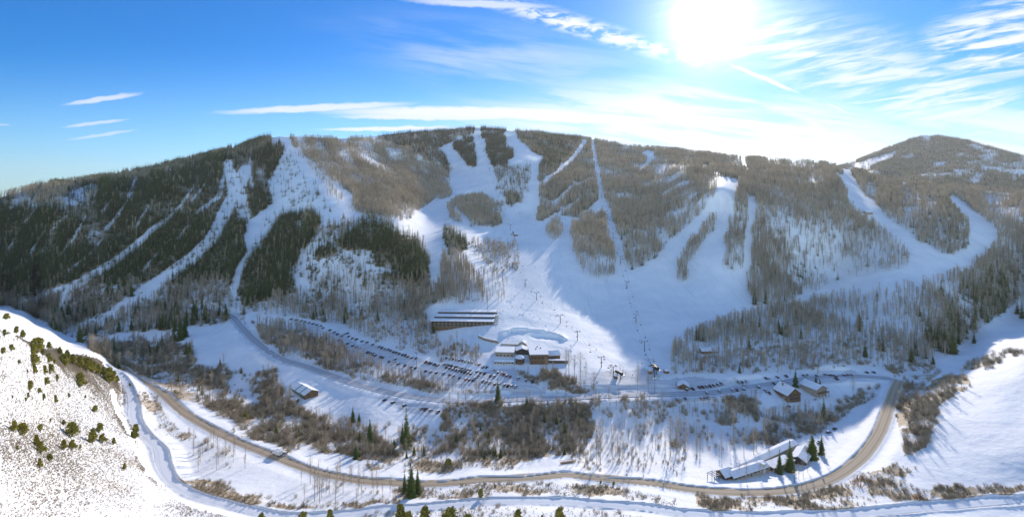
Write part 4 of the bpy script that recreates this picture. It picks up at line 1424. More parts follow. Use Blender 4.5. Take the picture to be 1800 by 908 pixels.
# ------------------------------------------------------------------ buildings
def building(name, label, cat, p, rz, w, d, h, rise, wall, roof='gable', over=0.7, win=(6, 1), wing_wall=None, snow=0.45, base=2.5, group=None, win_h=1.2, door=True):
    """w along local x (ridge direction), d along local y; front is -y"""
    e = empty(name, p, rz)
    tag(e, label, cat, group)
    b = MB()
    x0, x1, y0, y1 = -w / 2, w / 2, -d / 2, d / 2
    b.quad((x0, y0, -base), (x1, y0, -base), (x1, y0, h), (x0, y0, h))
    b.quad((x1, y1, -base), (x0, y1, -base), (x0, y1, h), (x1, y1, h))
    if roof == 'gable':
        b.poly([(x1, y0, -base), (x1, y1, -base), (x1, y1, h), (x1, 0, h + rise), (x1, y0, h)])
        b.poly([(x0, y1, -base), (x0, y0, -base), (x0, y0, h), (x0, 0, h + rise), (x0, y1, h)])
    else:
        b.quad((x1, y0, -base), (x1, y1, -base), (x1, y1, h), (x1, y0, h))
        b.quad((x0, y1, -base), (x0, y0, -base), (x0, y0, h), (x0, y1, h))
    b.build('wall', wall, e)
    rb = MB()
    fb = MB()
    if roof == 'gable':
        k = rise / (d / 2)
        for s in (-1, 1):
            ye, ze = s * (d / 2 + over), h - over * k
            a0, a1 = x0 - over, x1 + over
            T = snow
            # snow slab on each slope
            P0, P1 = (a0 + .12, ye * 0.985, ze + .16), (a1 - .12, ye * 0.985, ze + .16)
            Q0, Q1 = (a0 + .12, 0, h + rise + .16), (a1 - .12, 0, h + rise + .16)
            up = lambda q: (q[0], q[1], q[2] + T)
            rb.quad(up(P0), up(P1), up(Q1), up(Q0)) if s < 0 else rb.quad(up(P1), up(P0), up(Q0), up(Q1))
            rb.quad(P0, P1, up(P1), up(P0))
            rb.quad(P0, up(P0), up(Q0), Q0)
            rb.quad(P1, Q1, up(Q1), up(P1))
            # boarded deck and fascia under it
            D0, D1, E0, E1 = (a0, ye, ze), (a1, ye, ze), (a0, 0, h + rise), (a1, 0, h + rise)
            dn = lambda q: (q[0], q[1], q[2] + .15)
            fb.quad(dn(D0), dn(D1), dn(E1), dn(E0))
            fb.quad(D0, E0, E1, D1)
            fb.quad(D0, D1, dn(D1), dn(D0))
            fb.quad(D0, dn(D0), dn(E0), E0)
            fb.quad(D1, E1, dn(E1), dn(D1))
    else:
        fb.box(x0 - over, x1 + over, y0 - over, y1 + over, h + 0.003, h + 0.35)
        rb.box(x0 - over + .15, x1 + over - .15, y0 - over + .15, y1 + over - .15, h + 0.353, h + 0.353 + snow)
    ro = fb.build('roof', M['fascia'], e)
    rb.build('roof_snow', M['roof_snow'], ro)
    n, rows = win
    for rr in range(rows):
        zz = 1.0 + rr * (h / rows)
        for i in range(n):
            xc = x0 + w * (i + 0.5) / n
            if door and rr == 0 and i == n // 2:
                m = MB()
                m.box(xc - .5, xc + .5, y0 - .06, y0 - .003, 0, 2.1)
                m.build('door', M['dark_wood'], e)
                continue
            ww = min(0.36 * w / n, 1.1)
            m = MB()
            m.box(xc - ww, xc + ww, y0 - .05, y0 - .003, zz, zz + win_h)
            m.build('window', M['glass'], e)
    for s, xs in ((-1, x0), (1, x1)):
        for i in range(2):
            yc = y0 + d * (i + 0.5) / 2
            m = MB()
            a, b_ = sorted((xs + s * .003, xs + s * .05))
            m.box(a, b_, yc - .8, yc + .8, 1.0, 1.0 + win_h)
            m.build('window', M['glass'], e)
    return e


def chimney(e, x, y, z0, z1, w=1.0, mat=None, snow=True):
    m = MB()
    m.box(x - w / 2, x + w / 2, y - w / 2, y + w / 2, z0, z1)
    o = m.build('chimney', mat or M['stone'], e)
    if snow:
        m = MB()
        m.box(x - w / 2 - .1, x + w / 2 + .1, y - w / 2 - .1, y + w / 2 + .1, z1 + .003, z1 + .25)
        m.build('chimney_cap', M['roof_snow'], o)


def at(px, py, dz=0.0):
    p = PT(px, py)
    return (p[0], p[1], p[2] + dz)


# long terraced lodge above the car parks
def terraced_lodge():
    p = PT(813, 575)
    Y0 = p[1]
    z0 = CZ - (574 - HY) / F * Y0
    e = empty('terraced_lodge', (p[0], Y0, z0), radians(-2.5))
    tag(e, 'long dark timber lodge in three stepped tiers with snowy flat roofs', 'lodge')
    L = 112 / F * Y0
    for k in range(3):
        y = k * 13.0
        zb = k * 2.3
        h = 6.0
        b = MB()
        sh = (0, 1.5, 3.0)[k]
        b.box(-L / 2 + sh, L / 2 - 1 + sh * .3, y, y + 10.5, zb - 4, zb + h, 0)
        w = b.build('wall', M['dark_wood'] if k else M['brown_wood'], e)
        r_ = MB()
        r_.box(-L / 2 - .6 + sh, L / 2 - .4 + sh * .3, y - 1.4, y + 11, zb + h + .003, zb + h + .35)
        ro = r_.build('roof', M['fascia'], e)
        s_ = MB()
        s_.box(-L / 2 - .4 + sh, L / 2 - .6 + sh * .3, y - 1.2, y + 10.8, zb + h + .353, zb + h + 1.0)
        s_.build('roof_snow', M['roof_snow'], ro)
        for fl in range(2 if k == 0 else 1):
            zz = zb + (0.4 + 2.9 * fl if k == 0 else 3.4)
            m = MB()
            m.box(-L / 2 + sh + .3, L / 2 - 1.3 + sh * .3, y - 1.25, y - .003, zz - .16, zz)
            bal = m.build('balcony', M['tan_wall'], e)
            m = MB()
            nb = 30
            for i in range(nb + 1):
                x = -L / 2 + sh + .4 + (L - 2.1) * i / nb
                m.box(x - .05, x + .05, y - 1.2, y - 1.1, zz + .003, zz + 1.0)
            m.box(-L / 2 + sh + .3, L / 2 - 1.3 + sh * .3, y - 1.22, y - 1.08, zz + 1.003, zz + 1.1)
            m.build('railing', M['tan_wall'], bal)
            n = 16
            for i in range(n):
                x = -L / 2 + sh + (L - 1) * (i + .5) / n
                m = MB()
                m.box(x - 1.2, x + 1.2, y - .06, y - .003, zz + .25, zz + 2.1)
                m.build('window', M['glass'], e)
                m = MB()
                m.box(x + 1.75, x + 1.95, y - 1.15, y - .06, zz + .003, zz + 2.3)
                if k == 0:
                    m.build('partition', M['tan_wall'], e)
    m = MB()
    for i in range(5):
        m.box(L / 2 + .1, L / 2 + 4.2, 3 + i * 4.5, 5.6 + i * 4.5, -4, 3.4 + i * 1.1)
        m.box(L / 2 - .1, L / 2 + 4.4, 2.7 + i * 4.5, 5.9 + i * 4.5, 3.403 + i * 1.1, 3.7 + i * 1.1, 1)
    m.build('stair_tower', [M['tan_wall'], M['roof_snow']], e)


terraced_lodge()

# base lodge group, each volume a building of its own
e = building('base_lodge', 'large brown base lodge with a broad flat snow covered roof', 'lodge', at(947, 640, 0), radians(2), 17.5, 27, 9.0, 0, M['brown_wood'], roof='flat', win=(5, 2), snow=0.6)
p = PT(947, 640)
e.location = (p[0], p[1] + 13.5, p[2])
for x, y in ((-2, 2), (3, 5), (0, 9)):
    m = MB()
    m.box(x - .6, x + .6, y - .5, y + .5, 9.96, 10.7)
    m.build('roof_vent', M['steel'], e)
p = PT(888, 627)
e = building('lodge_west_wing', 'low tan wing with a flat snow roof and lit edge wall', 'building', (p[0], p[1] + 9, p[2]), radians(-4), 18, 17, 4.2, 0, M['tan_wall'], roof='flat', win=(5, 1))
p = PT(918, 624)
e = building('lodge_link', 'small dark timber building between the tan wing and base lodge', 'building', (p[0], p[1] + 7, p[2] - .5), radians(90), 11, 12, 4.4, 2.4, M['dark_wood'], win=(3, 1))
p = PT(924, 609)
e = building('timber_chalet', 'yellow brown timber chalet behind the small dark lodge building', 'chalet', (p[0] - 3, p[1] + 3, p[2]), radians(80), 8, 7, 3.6, 2.0, M['tan_wall'], win=(2, 1))
p = PT(972, 634)
e = building('lodge_east_wing', 'brown timber wing with pitched snow roof east of the base lodge', 'building', (p[0], p[1] + 8, p[2]), radians(12), 13, 10, 4.6, 2.6, M['brown_wood'], win=(4, 1))
p = PT(980, 638)
e = building('covered_walkway', 'long low flat roofed walkway building in front of the east wing', 'building', (p[0], p[1] + 1, p[2]), radians(-3), 20, 3.2, 2.5, 0, M['brown_wood'], roof='flat', win=(7, 1), over=.4)
p = PT(886, 640)
e = building('grey_canopy', 'grey canopy with thin snow and tan posts above the car park', 'canopy', (p[0], p[1] + 2, p[2]), radians(-3), 19, 5, 2.6, 0.9, M['cream_wall'], win=(7, 1), over=.5, snow=.1)


def turret():
    p = PT(914, 641)
    e = empty('round_tower', (p[0], p[1] + 4.5, p[2]))
    tag(e, 'round timber tower with a snowy cone roof beside the base lodge', 'tower')
    b = MB()
    b.tube((0, 0, -2), (0, 0, 5.2), 4.3, 4.3, 14)
    b.build('wall', M['brown_wood'], e)
    b = MB()
    b.tube((0, 0, 5.2), (0, 0, 7.6), 5.2, .7, 14)
    ro = b.build('roof', M['fascia'], e)
    b = MB()
    b.tube((0, 0, 5.6), (0, 0, 8.2), 4.9, .4, 14)
    b.build('roof_snow', M['roof_snow'], ro)
    for k in range(14):
        a = 2 * pi * (k + .5) / 14
        b = MB()
        c, s = cos(a) * 4.28, sin(a) * 4.28
        u = (-sin(a) * .6, cos(a) * .6)
        b.quad((c * 1.012 - u[0], s * 1.012 - u[1], 2.2), (c * 1.012 + u[0], s * 1.012 + u[1], 2.2), (c * 1.012 + u[0], s * 1.012 + u[1], 4.1), (c * 1.012 - u[0], s * 1.012 - u[1], 4.1))
        b.build('window', M['glass'], e)


turret()


def wall_run(name, label, cat, pts, h, th, mat, cap=True):
    e = empty(name, at(*pts[0]))
    tag(e, label, cat)
    o = np.array(at(*pts[0]))
    W_ = [np.array(at(*q)) - o for q in pts]
    b, c = MB(), MB()
    for a, d in zip(W_[:-1], W_[1:]):
        u = d - a
        u[2] = 0
        u /= np.linalg.norm(u)
        n = np.array((-u[1], u[0], 0)) * th / 2
        for mb, z0, z1, g in ((b, -1.5, h, 1.0), (c, h + .003, h + .3, 1.25)):
            A_ = [a - n * g + (0, 0, z0), d - n * g + (0, 0, z0), d + n * g + (0, 0, z0), a + n * g + (0, 0, z0)]
            B_ = [a - n * g + (0, 0, z1), d - n * g + (0, 0, z1), d + n * g + (0, 0, z1), a + n * g + (0, 0, z1)]
            k = len(mb.v)
            mb.v += [tuple(q) for q in A_ + B_]
            for f in ((0, 3, 2, 1), (4, 5, 6, 7), (0, 1, 5, 4), (1, 2, 6, 5), (2, 3, 7, 6), (3, 0, 4, 7)):
                mb.f.append(tuple(k + i for i in f))
                mb.m.append(0)
    b.build('wall', mat, e)
    if cap:
        c.build('snow_cap', M['roof_snow'], e)
    return e


wall_run('retaining_wall', 'brown stone retaining wall holding up the snow terrace', 'wall', [(841, 593), (852, 598), (864, 601), (876, 603)], 2.6, 0.8, M['stone'])
wall_run('terrace_wall', 'low tan wall along the terrace edge above the tan wing', 'wall', [(880, 606), (900, 607), (926, 608)], 1.6, 0.6, M['tan_wall'])

# chalets by the lower car park
e = building('brown_chalet', 'brown timber chalet with a steep gabled snow roof by the car park', 'chalet', at(1384, 697), radians(104), 15, 13, 5.2, 5.0, M['brown_wood'], win=(4, 1), over=1.1, base=3)
for zz, n in ((1.0, 4), (3.6, 3)):
    for i in range(n):
        m = MB()
        yc = -5 + 10 * (i + .5) / n
        m.box(-7.56, -7.503, yc - .7, yc + .7, zz, zz + 1.3)
        m.build('window', M['glass'], e)
chimney(e, 3, 2, 6, 11.4)
e = building('bay_chalet', 'cream and brown chalet with a low snowy roof behind the gabled chalet', 'chalet', at(1430, 688), radians(112), 15, 13, 5.5, 2.6, M['tan_wall'], win=(4, 2), over=1.1, base=3)
chimney(e, -3, -2, 5, 9.4, 1.2)
m = MB()
m.box(-10.2, -7.51, -6, 6, 2.4, 2.65)
m.box(-10.2, -10.1, -6, 6, 2.653, 3.6)
for k in range(4):
    m.box(-10.1, -9.9, -5.8 + 3.8 * k, -5.6 + 3.8 * k, -3, 2.397)
m.build('deck', M['brown_wood'], e)
building('small_cabin', 'small brown ticket cabin with a snowy gable roof', 'cabin', at(1201, 681), radians(75), 8, 8.5, 2.8, 2.4, M['brown_wood'], win=(2, 1), over=.9)
e = building('slope_cabin', 'low orange timber cabin among the aspens above the car park', 'cabin', at(1240, 620), radians(3), 10, 7, 3.0, 1.6, M['rust_wall'], win=(3, 1), snow=.3)
wall_run('timber_fence', 'low brown timber fence running both ways from the orange cabin', 'fence', [(1224, 619), (1232, 620), (1249, 620), (1264, 619)], 1.1, 0.3, M['brown_wood'])
e = building('teal_roofed_building', 'brown building with teal metal strips on its snowy roof', 'building', at(536, 690), radians(-42), 24, 12, 3.2, 2.6, M['brown_wood'], win=(5, 1), over=1.0, snow=.25)
for x in (-4, 5):
    m = MB()
    m.quad((x - .7, -7.0, 2.75 + .62), (x + .7, -7.0, 2.75 + .62), (x + .7, 0, 6.42), (x - .7, 0, 6.42))
    m.quad((x - .7, -7.0, 2.75 + .45), (x + .7, -7.0, 2.75 + .45), (x + .7, -7.0, 3.37), (x - .7, -7.0, 3.37))
    m.build('metal_strip', M['teal'], e)
m = MB()
m.box(-13, 13, -7.15, -7.0, 2.2, 2.75)
m.build('eave_trim', M['teal'], e)
building('river_shed', 'small dark wooden shed below the teal striped building', 'shed', at(518, 706), radians(-20), 6, 4, 2.2, 1.0, M['brown_wood'], win=(2, 1), over=.5)

# the motel by the highway
def between(a, b):
    A_, B_ = np.array(at(*a)), np.array(at(*b))
    c = (A_ + B_) / 2
    d = B_ - A_
    return tuple(c), math.atan2(d[1], d[0]), float(np.hypot(d[0], d[1]))


c, rz, L = between((1284, 845), (1350, 830))
e = building('motel_front_wing', 'tan motel wing facing the road, in shade, with snowy roof', 'motel', (c[0], c[1] + 3.5, c[2] + 0.2), rz, L * 0.92, 6.5, 2.6, 1.3, M['tan_wall'], win=(9, 1), over=.8)
chimney(e, L * .34, -2.6, -1, 5.0, 2.4, M['cream_wall'])
c, rz, L = between((1292, 828), (1396, 788))
e = building('motel_back_wing', 'very long motel wing with a bright white roof behind the front wing', 'motel', (c[0], c[1] + 1.5, c[2] + 0.2), rz, L, 6.0, 1.9, 1.0, M['tan_wall'], win=(16, 1), over=.8)
c, rz, L = between((1356, 830), (1392, 818))
e = building('motel_garage', 'low flat roofed motel annexe half hidden by two spruces', 'garage', (c[0], c[1] + 3.0, c[2]), rz, L, 7, 2.8, 0, M['tan_wall'], roof='flat', win=(4, 1), over=.6)
c, rz, L = between((1402, 818), (1428, 805))
e = building('grey_roofed_house', 'house with a plain grey blue snow roof between the spruces', 'house', (c[0], c[1] + 4.0, c[2]), rz + .25, L * 0.95, 8.5, 2.8, 2.3, M['dark_wood'], win=(3, 1), over=.9)
e = building('gabled_end_house', 'brown gabled house at the motel entrance with beams of its porch showing', 'house', at(1273, 838), radians(25), 6, 7, 2.8, 2.2, M['brown_wood'], win=(2, 1), over=.9)


def pergola(px, py, rz):
    e = empty('timber_pergola', at(px, py), rz)
    tag(e, 'open timber pergola with snow on its beams at the motel entrance', 'pergola')
    for i in range(2):
        for j in range(2):
            b = MB()
            b.box(i * 4 - .12, i * 4 + .12, j * 5 - .12, j * 5 + .12, -1, 2.5)
            b.build('post', M['dark_wood'], e)
    for k in range(5):
        b = MB()
        b.box(-.8, 4.8, k * 1.25 - .12, k * 1.25 + .12, 2.503, 2.75)
        b.box(-.8, 4.8, k * 1.25 - .1, k * 1.25 + .1, 2.753, 2.9, 1)
        b.build('beam', [M['dark_wood'], M['roof_snow']], e)


pergola(1256, 845, radians(30))


def bridge(name, label, a, b, w=2.0, rail=True):
    A_, B_ = np.array(at(*a)), np.array(at(*b))
    e = empty(name, tuple(A_), math.atan2(B_[1] - A_[1], B_[0] - A_[0]))
    tag(e, label, 'footbridge')
    L = float(np.hypot(*(B_ - A_)[:2]))
    dz = float(B_[2] - A_[2])
    m = MB()
    n = len(m.v)
    m.v += [(0, -w / 2, .5), (L, -w / 2, dz + .5), (L, w / 2, dz + .5), (0, w / 2, .5), (0, -w / 2, .9), (L, -w / 2, dz + .9), (L, w / 2, dz + .9), (0, w / 2, .9)]
    for f in ((0, 3, 2, 1), (4, 5, 6, 7), (0, 1, 5, 4), (1, 2, 6, 5), (2, 3, 7, 6), (3, 0, 4, 7)):
        m.f.append(f)
        m.m.append(0)
    m.build('deck', M['brown_wood'], e)
    for s in (-1, 1):
        m = MB()
        m.tube((0, s * w / 2, 1.95), (L, s * w / 2, dz + 1.95), .08, .08, 5)
        for k in range(7):
            q = k / 6
            m.tube((L * q, s * w / 2, dz * q + .9), (L * q, s * w / 2, dz * q + 1.95), .06, .06, 5)
        m.build('railing', M['brown_wood'], e)
    return e


bridge('footbridge', 'brown timber footbridge over the river behind the motel', (1350, 779), (1378, 787))
bridge('footbridge', 'brown log footbridge in the riverside brush above the sanded road', (985, 815), (1010, 812), 1.4)


# ------------------------------------------------------------------ cars
def car_mesh(kind, paint, name, snow=False):
    """body with arches, glazed cabin, wheels; x is forward"""
    b = MB()
    L, W, H1, H2 = {'suv': (4.7, 1.9, 1.05, 1.75), 'sedan': (4.7, 1.85, 0.92, 1.42), 'pickup': (5.6, 1.95, 1.1, 1.85), 'van': (5.1, 2.0, 1.15, 2.0)}[kind]
    w = W / 2
    hl = L / 2

    def loft(secs, m):
        k = len(b.v)
        n = len(secs[0])
        for s in secs:
            b.v.extend(s)
        for i in range(len(secs) - 1):
            for j in range(n):
                jj = (j + 1) % n
                b.f.append((k + i * n + j, k + i * n + jj, k + (i + 1) * n + jj, k + (i + 1) * n + j))
                b.m.append(m)
        b.f.append(tuple(k + j for j in range(n))[::-1])
        b.m.append(m)
        b.f.append(tuple(k + (len(secs) - 1) * n + j for j in range(n)))
        b.m.append(m)

    def sec(x, z0, z1, ww, tuck=0.9):
        return [(x, -ww * .95, z0), (x, ww * .95, z0), (x, ww, (z0 + z1) / 2), (x, ww * tuck, z1), (x, -ww * tuck, z1), (x, -ww, (z0 + z1) / 2)]
    loft([sec(-hl, .45, H1 * .8, w * .88), sec(-hl + .2, .3, H1 * .98, w), sec(-.3 * L, .28, H1, w), sec(.18 * L, .28, H1, w), sec(.36 * L, .28, H1 * .92, w), sec(hl - .12, .32, H1 * .78, w * .95), sec(hl, .42, H1 * .62, w * .85)], 0)
    if kind == 'pickup':
        cab = (-.06 * L, .20 * L)
    elif kind == 'sedan':
        cab = (-.30 * L, .20 * L)
    else:
        cab = (-.46 * L, .22 * L)
    a, c = cab
    top = H2
    loft([sec(a, H1 - .02, H1 + .03, w * .92), sec(a + .18 + (.35 if kind == 'sedan' else 0), H1, top - .06, w * .80), sec((a + c) / 2, H1, top - .05, w * .82), sec(c - .55, H1, top - .09, w * .8), sec(c, H1 - .02, H1 + .03, w * .9)], 1)
    ra, rc = a + .2 + (.35 if kind == 'sedan' else 0), c - .55
    b.box(ra, rc, -w * .74, w * .74, top - .05, top + .02, 2 if snow else 0)
    if snow:
        b.box(ra - .05, rc + .05, -w * .78, w * .78, top + .023, top + .22, 2)
        b.box(c + .1, hl - .25, -w * .8, w * .8, H1 - .02, H1 + .12, 2)
    if kind == 'pickup':
        b.box(-hl + .15, a - .1, -w * .82, w * .82, H1 + .002, H1 + .05, 3)
    for s in (-1, 1):
        for x in (-.30 * L, .31 * L):
            b.tube((x, s * (w - .22), .34), (x, s * (w + .02), .34), .34, .34, 10, 3)
        b.box(hl - .10, hl + .01, s * w * .62 - .17, s * w * .62 + .17, .60, .76, 4)
        b.box(-hl - .01, -hl + .1, s * w * .7 - .12, s * w * .7 + .12, .66, .88, 5)
    return b.mesh(name, [paint, M['glass'], M['roof_snow'], M['rubber'], M['lamp_glass'], M['tail_red']])


M['lamp_glass'] = plain('headlamp_glass', (0.75, 0.75, 0.72), 0.2)
M['tail_red'] = plain('tail_lamp', (0.35, 0.02, 0.015), 0.3)
PAINT = {'black': (0.012, 0.012, 0.014), 'charcoal': (0.045, 0.048, 0.052), 'dark blue': (0.02, 0.035, 0.08), 'dark green': (0.02, 0.045, 0.03), 'silver': (0.33, 0.34, 0.35), 'red': (0.24, 0.02, 0.015), 'white': (0.72, 0.72, 0.72), 'brown': (0.09, 0.055, 0.035)}
CARS = {}
ci = 0
for cn, c in PAINT.items():
    pm = plain(cn.replace(' ', '_') + '_paint', c, 0.3, spec=0.5)
    for kd in ('suv', 'sedan', 'pickup'):
        CARS[(cn, kd)] = car_mesh(kd, pm, 'car', snow=(ci % 3 == 0))
        ci += 1
crr = random.Random(5)
COLS = ['black'] * 6 + ['charcoal'] * 5 + ['dark blue'] * 2 + ['dark green'] * 2 + ['silver'] * 2 + ['red'] + ['white'] + ['brown'] * 2


def row(name, pts, n=None, rz=None, jit=1.0, group=None):
    """cars along a polyline of photo pixels; n of them, or one on each given point"""
    pts = np.array(pts, float)
    if n:
        seg = np.concatenate([[0], np.cumsum(np.linalg.norm(np.diff(pts, axis=0), axis=1))])
        s = np.linspace(0, seg[-1], n)
        pts = np.column_stack([np.interp(s, seg, pts[:, 0]), np.interp(s, seg, pts[:, 1])])
    for i, (a, b) in enumerate(pts):
        q = at(a + crr.uniform(-.6, .6) * jit, b + crr.uniform(-.3, .3) * jit, 0.02)
        cn = crr.choice(COLS)
        kd = crr.choice(['suv', 'suv', 'sedan', 'pickup'])
        o = link('parked_car', CARS[(cn, kd)], q)
        ang = radians(rz if rz is not None else 90) + crr.uniform(-.06, .06)
        if crr.random() < .5:
            ang += pi
        o.rotation_euler = (0, 0, ang)
        tag(o, '%s %s, %s from west in %s' % (cn, {'suv': 'estate car', 'sedan': 'saloon', 'pickup': 'pickup'}[kd], order_word(i), name), 'car', group or 'cars in %s' % name)


row('the upper row of the shaded car park', [(512, 561), (521, 563), (529, 565), (536, 566), (543, 568), (550, 569), (557, 571), (563, 573), (568, 577), (580, 581), (587, 585), (593, 588), (600, 591), (605, 588), (611, 586), (613, 592), (619, 595), (626, 597),
     (636, 600), (645, 602), (656, 606), (666, 610), (672, 612), (677, 614), (682, 615), (687, 617), (692, 619), (697, 620), (702, 622), (707, 624), (712, 625), (717, 627), (724, 629), (731, 630)], rz=75)
row('the lower row of the shaded car park', [(537, 580), (548, 588), (556, 591), (566, 593), (574, 596), (596, 598), (611, 604), (620, 608), (626, 610), (633, 613), (646, 620), (651, 621), (656, 623), (660, 625), (668, 628), (673, 629), (694, 632), (684, 636), (692, 638), (700, 640), (712, 643), (723, 646), (730, 648)], rz=75)
row('the west rank of the sunlit car park', [(749, 637), (770, 643)], 6, rz=72)
row('the northern rank of the sunlit car park', [(785, 630), (829, 638)], 9, rz=80)
row('the upper rank of the sunlit car park', [(780, 641), (825, 652)], 11, rz=72)
row('the middle rank of the sunlit car park', [(784, 647), (828, 658)], 9, rz=72)
row('the kerbside rank of the sunlit car park', [(748, 653), (756, 655), (767, 656), (779, 658), (790, 660), (797, 662), (808, 665), (819, 667), (825, 668), (831, 669), (848, 671), (854, 673), (861, 674), (870, 676), (876, 677), (886, 678), (893, 679), (900, 679), (906, 681)], rz=70)
row('the middle of the sunlit car park', [(838, 654), (845, 656), (851, 657), (848, 646), (855, 646), (862, 662), (868, 663), (841, 662), (842, 641), (834, 666)], rz=70)
row('the rank under the base lodge', [(870, 652), (876, 655), (881, 657), (886, 659), (891, 661), (897, 663), (911, 666), (925, 669), (936, 672)], rz=75)
row('the lowest parking strip', [(676, 704), (691, 708), (711, 713), (741, 719), (748, 720), (757, 722), (770, 725)], rz=60)
row('the rank beside the ticket cabin', [(1207, 685), (1218, 684), (1229, 682), (1235, 681), (1242, 680), (1248, 679), (1255, 678), (1262, 677), (1268, 675)], rz=95)
row('the centre of the eastern car park', [(1299, 672), (1305, 672), (1312, 671), (1307, 678), (1307, 685), (1288, 687), (1295, 686), (1334, 681), (1264, 689), (1243, 692), (1346, 688), (1352, 691)], rz=85)
row('the south edge of the eastern car park', [(1190, 702), (1205, 701), (1233, 701), (1239, 701), (1245, 700), (1280, 698), (1290, 699)], rz=85)
row('the roadside rank behind the chalets', [(1346, 665), (1352, 666), (1366, 663), (1382, 662), (1413, 661), (1419, 660), (1436, 661), (1450, 659), (1458, 660), (1463, 660), (1469, 662), (1470, 666), (1483, 660), (1489, 660), (1496, 660), (1524, 655), (1536, 655), (1360, 675), (1377, 672)], rz=90)
row('the yard of the terraced lodge', [(733, 541), (741, 543), (783, 578), (791, 578)], rz=10)
row('the snowy yard of the motel', [(1467, 754), (1457, 760), (1395, 780), (1440, 778), (1386, 716), (1434, 703)], rz=30)


def box_truck():
    q = PT(490, 801)
    w = RL[0][1]
    i = int(np.argmin(np.hypot(w[:, 0] - q[0], w[:, 1] - q[1])))
    d = w[i + 2] - w[i - 2]
    ang = math.atan2(d[1], d[0])
    n = np.array((-d[1], d[0])) / np.hypot(d[0], d[1])
    p = w[i, :2] + n * 1.8
    e = empty('box_truck', (p[0], p[1], w[i, 2] + .16), ang + pi)
    tag(e, 'white box truck driving along the sanded road', 'truck')
    b = MB()
    b.box(-3.6, 1.4, -1.2, 1.2, .95, 3.4)
    b.build('cargo_box', M['white_paint'], e)
    b = MB()
    b.v += [(1.5, -1.1, .5), (3.7, -1.1, .5), (3.7, 1.1, .5), (1.5, 1.1, .5), (1.5, -1.05, 2.5), (2.6, -1.05, 2.5), (2.6, 1.05, 2.5), (1.5, 1.05, 2.5), (3.6, -1.1, 1.4), (3.6, 1.1, 1.4)]
    b.f += [(0, 3, 2, 1), (4, 5, 6, 7), (0, 4, 7, 3), (1, 2, 9, 8), (5, 8, 9, 6), (0, 1, 8, 5, 4), (3, 7, 6, 9, 2)]
    b.m += [0] * 7
    b.build('cab', M['white_paint'], e)
    b = MB()
    b.quad((2.68, -.95, 2.42), (3.56, -1.0, 1.5), (3.56, 1.0, 1.5), (2.68, .95, 2.42))
    for v in range(4):
        x, y, z = b.v[v]
        b.v[v] = (x + .04, y, z + .03)
    b.build('windscreen', M['glass'], e)
    b = MB()
    b.box(-3.5, 3.3, -.8, .8, .5, .9)
    b.build('chassis', M['dark_steel'], e)
    for x in (-2.2, 2.5):
        for s in (-1, 1):
            b = MB()
            b.tube((x, s * .8, .45), (x, s * 1.15, .45), .45, .45, 12)
            b.build('wheel', M['rubber'], e)


M['white_paint'] = bpy.data.materials['white_paint']
box_truck()


def trailer():
    p = at(499, 797, .1)
    e = empty('utility_trailer', p, radians(-20))
    tag(e, 'snow covered trailer with a brown load on the verge beside the truck', 'trailer')
    b = MB()
    b.box(-2.5, 2.5, -1, 1, .5, .75)
    b.build('bed', M['brown_wood'], e)
    b = MB()
    b.box(-2.2, 2.0, -.8, .8, .753, 1.5)
    b.box(-2.1, 1.9, -.7, .7, 1.503, 1.7, 1)
    b.build('load', [M['tan_wall'], M['roof_snow']], e)
    for s in (-1, 1):
        b = MB()
        b.tube((0, s * 1.03, .35), (0, s * 1.25, .35), .35, .35, 10)
        b.build('wheel', M['rubber'], e)


trailer()


# ------------------------------------------------------------------ ski lifts
def tower_tree(h, rz, pad):
    e = empty('lift_tower', (0, 0, 0), rz)
    b = MB()
    b.tube((0, 0, -1), (0, 0, h), .42, .30, 8)
    b.build('column', M['dark_steel'], e)
    b = MB()
    b.box(-.22, .22, -3.1, 3.1, h - .1, h + .25)
    b.build('crossarm', M['dark_steel'], e)
    for s in (-1, 1):
        b = MB()
        b.box(-1.7, 1.7, s * 2.9 - .12, s * 2.9 + .12, h + .28, h + .55)
        for k in range(5):
            b.tube((-1.5 + .75 * k, s * 2.9 - .15, h + .6), (-1.5 + .75 * k, s * 2.9 + .15, h + .6), .25, .25, 8)
        b.build('sheave_train', M['steel'], e)
    if pad:
        b = MB()
        b.tube((0, 0, -.5), (0, 0, 2.2), .75, .75, 10)
        b.build('padding', M['yellow'], e)
    return e


def chair_mesh():
    b = MB()
    b.tube((0, 0, 0), (0, 0, -2.6), .05, .05, 5)
    b.tube((-.0, -1.0, -2.6), (0, 1.0, -2.6), .05, .05, 5)
    b.box(-.25, .3, -1.05, 1.05, -3.3, -3.2)
    b.box(-.32, -.26, -1.05, 1.05, -3.3, -2.65)
    for s in (-1, 1):
        b.tube((-.25, s * 1.0, -2.6), (.3, s * 1.0, -3.2), .04, .04, 5)
    return b.mesh('lift_chair', [M['dark_steel']])


CH = chair_mesh()


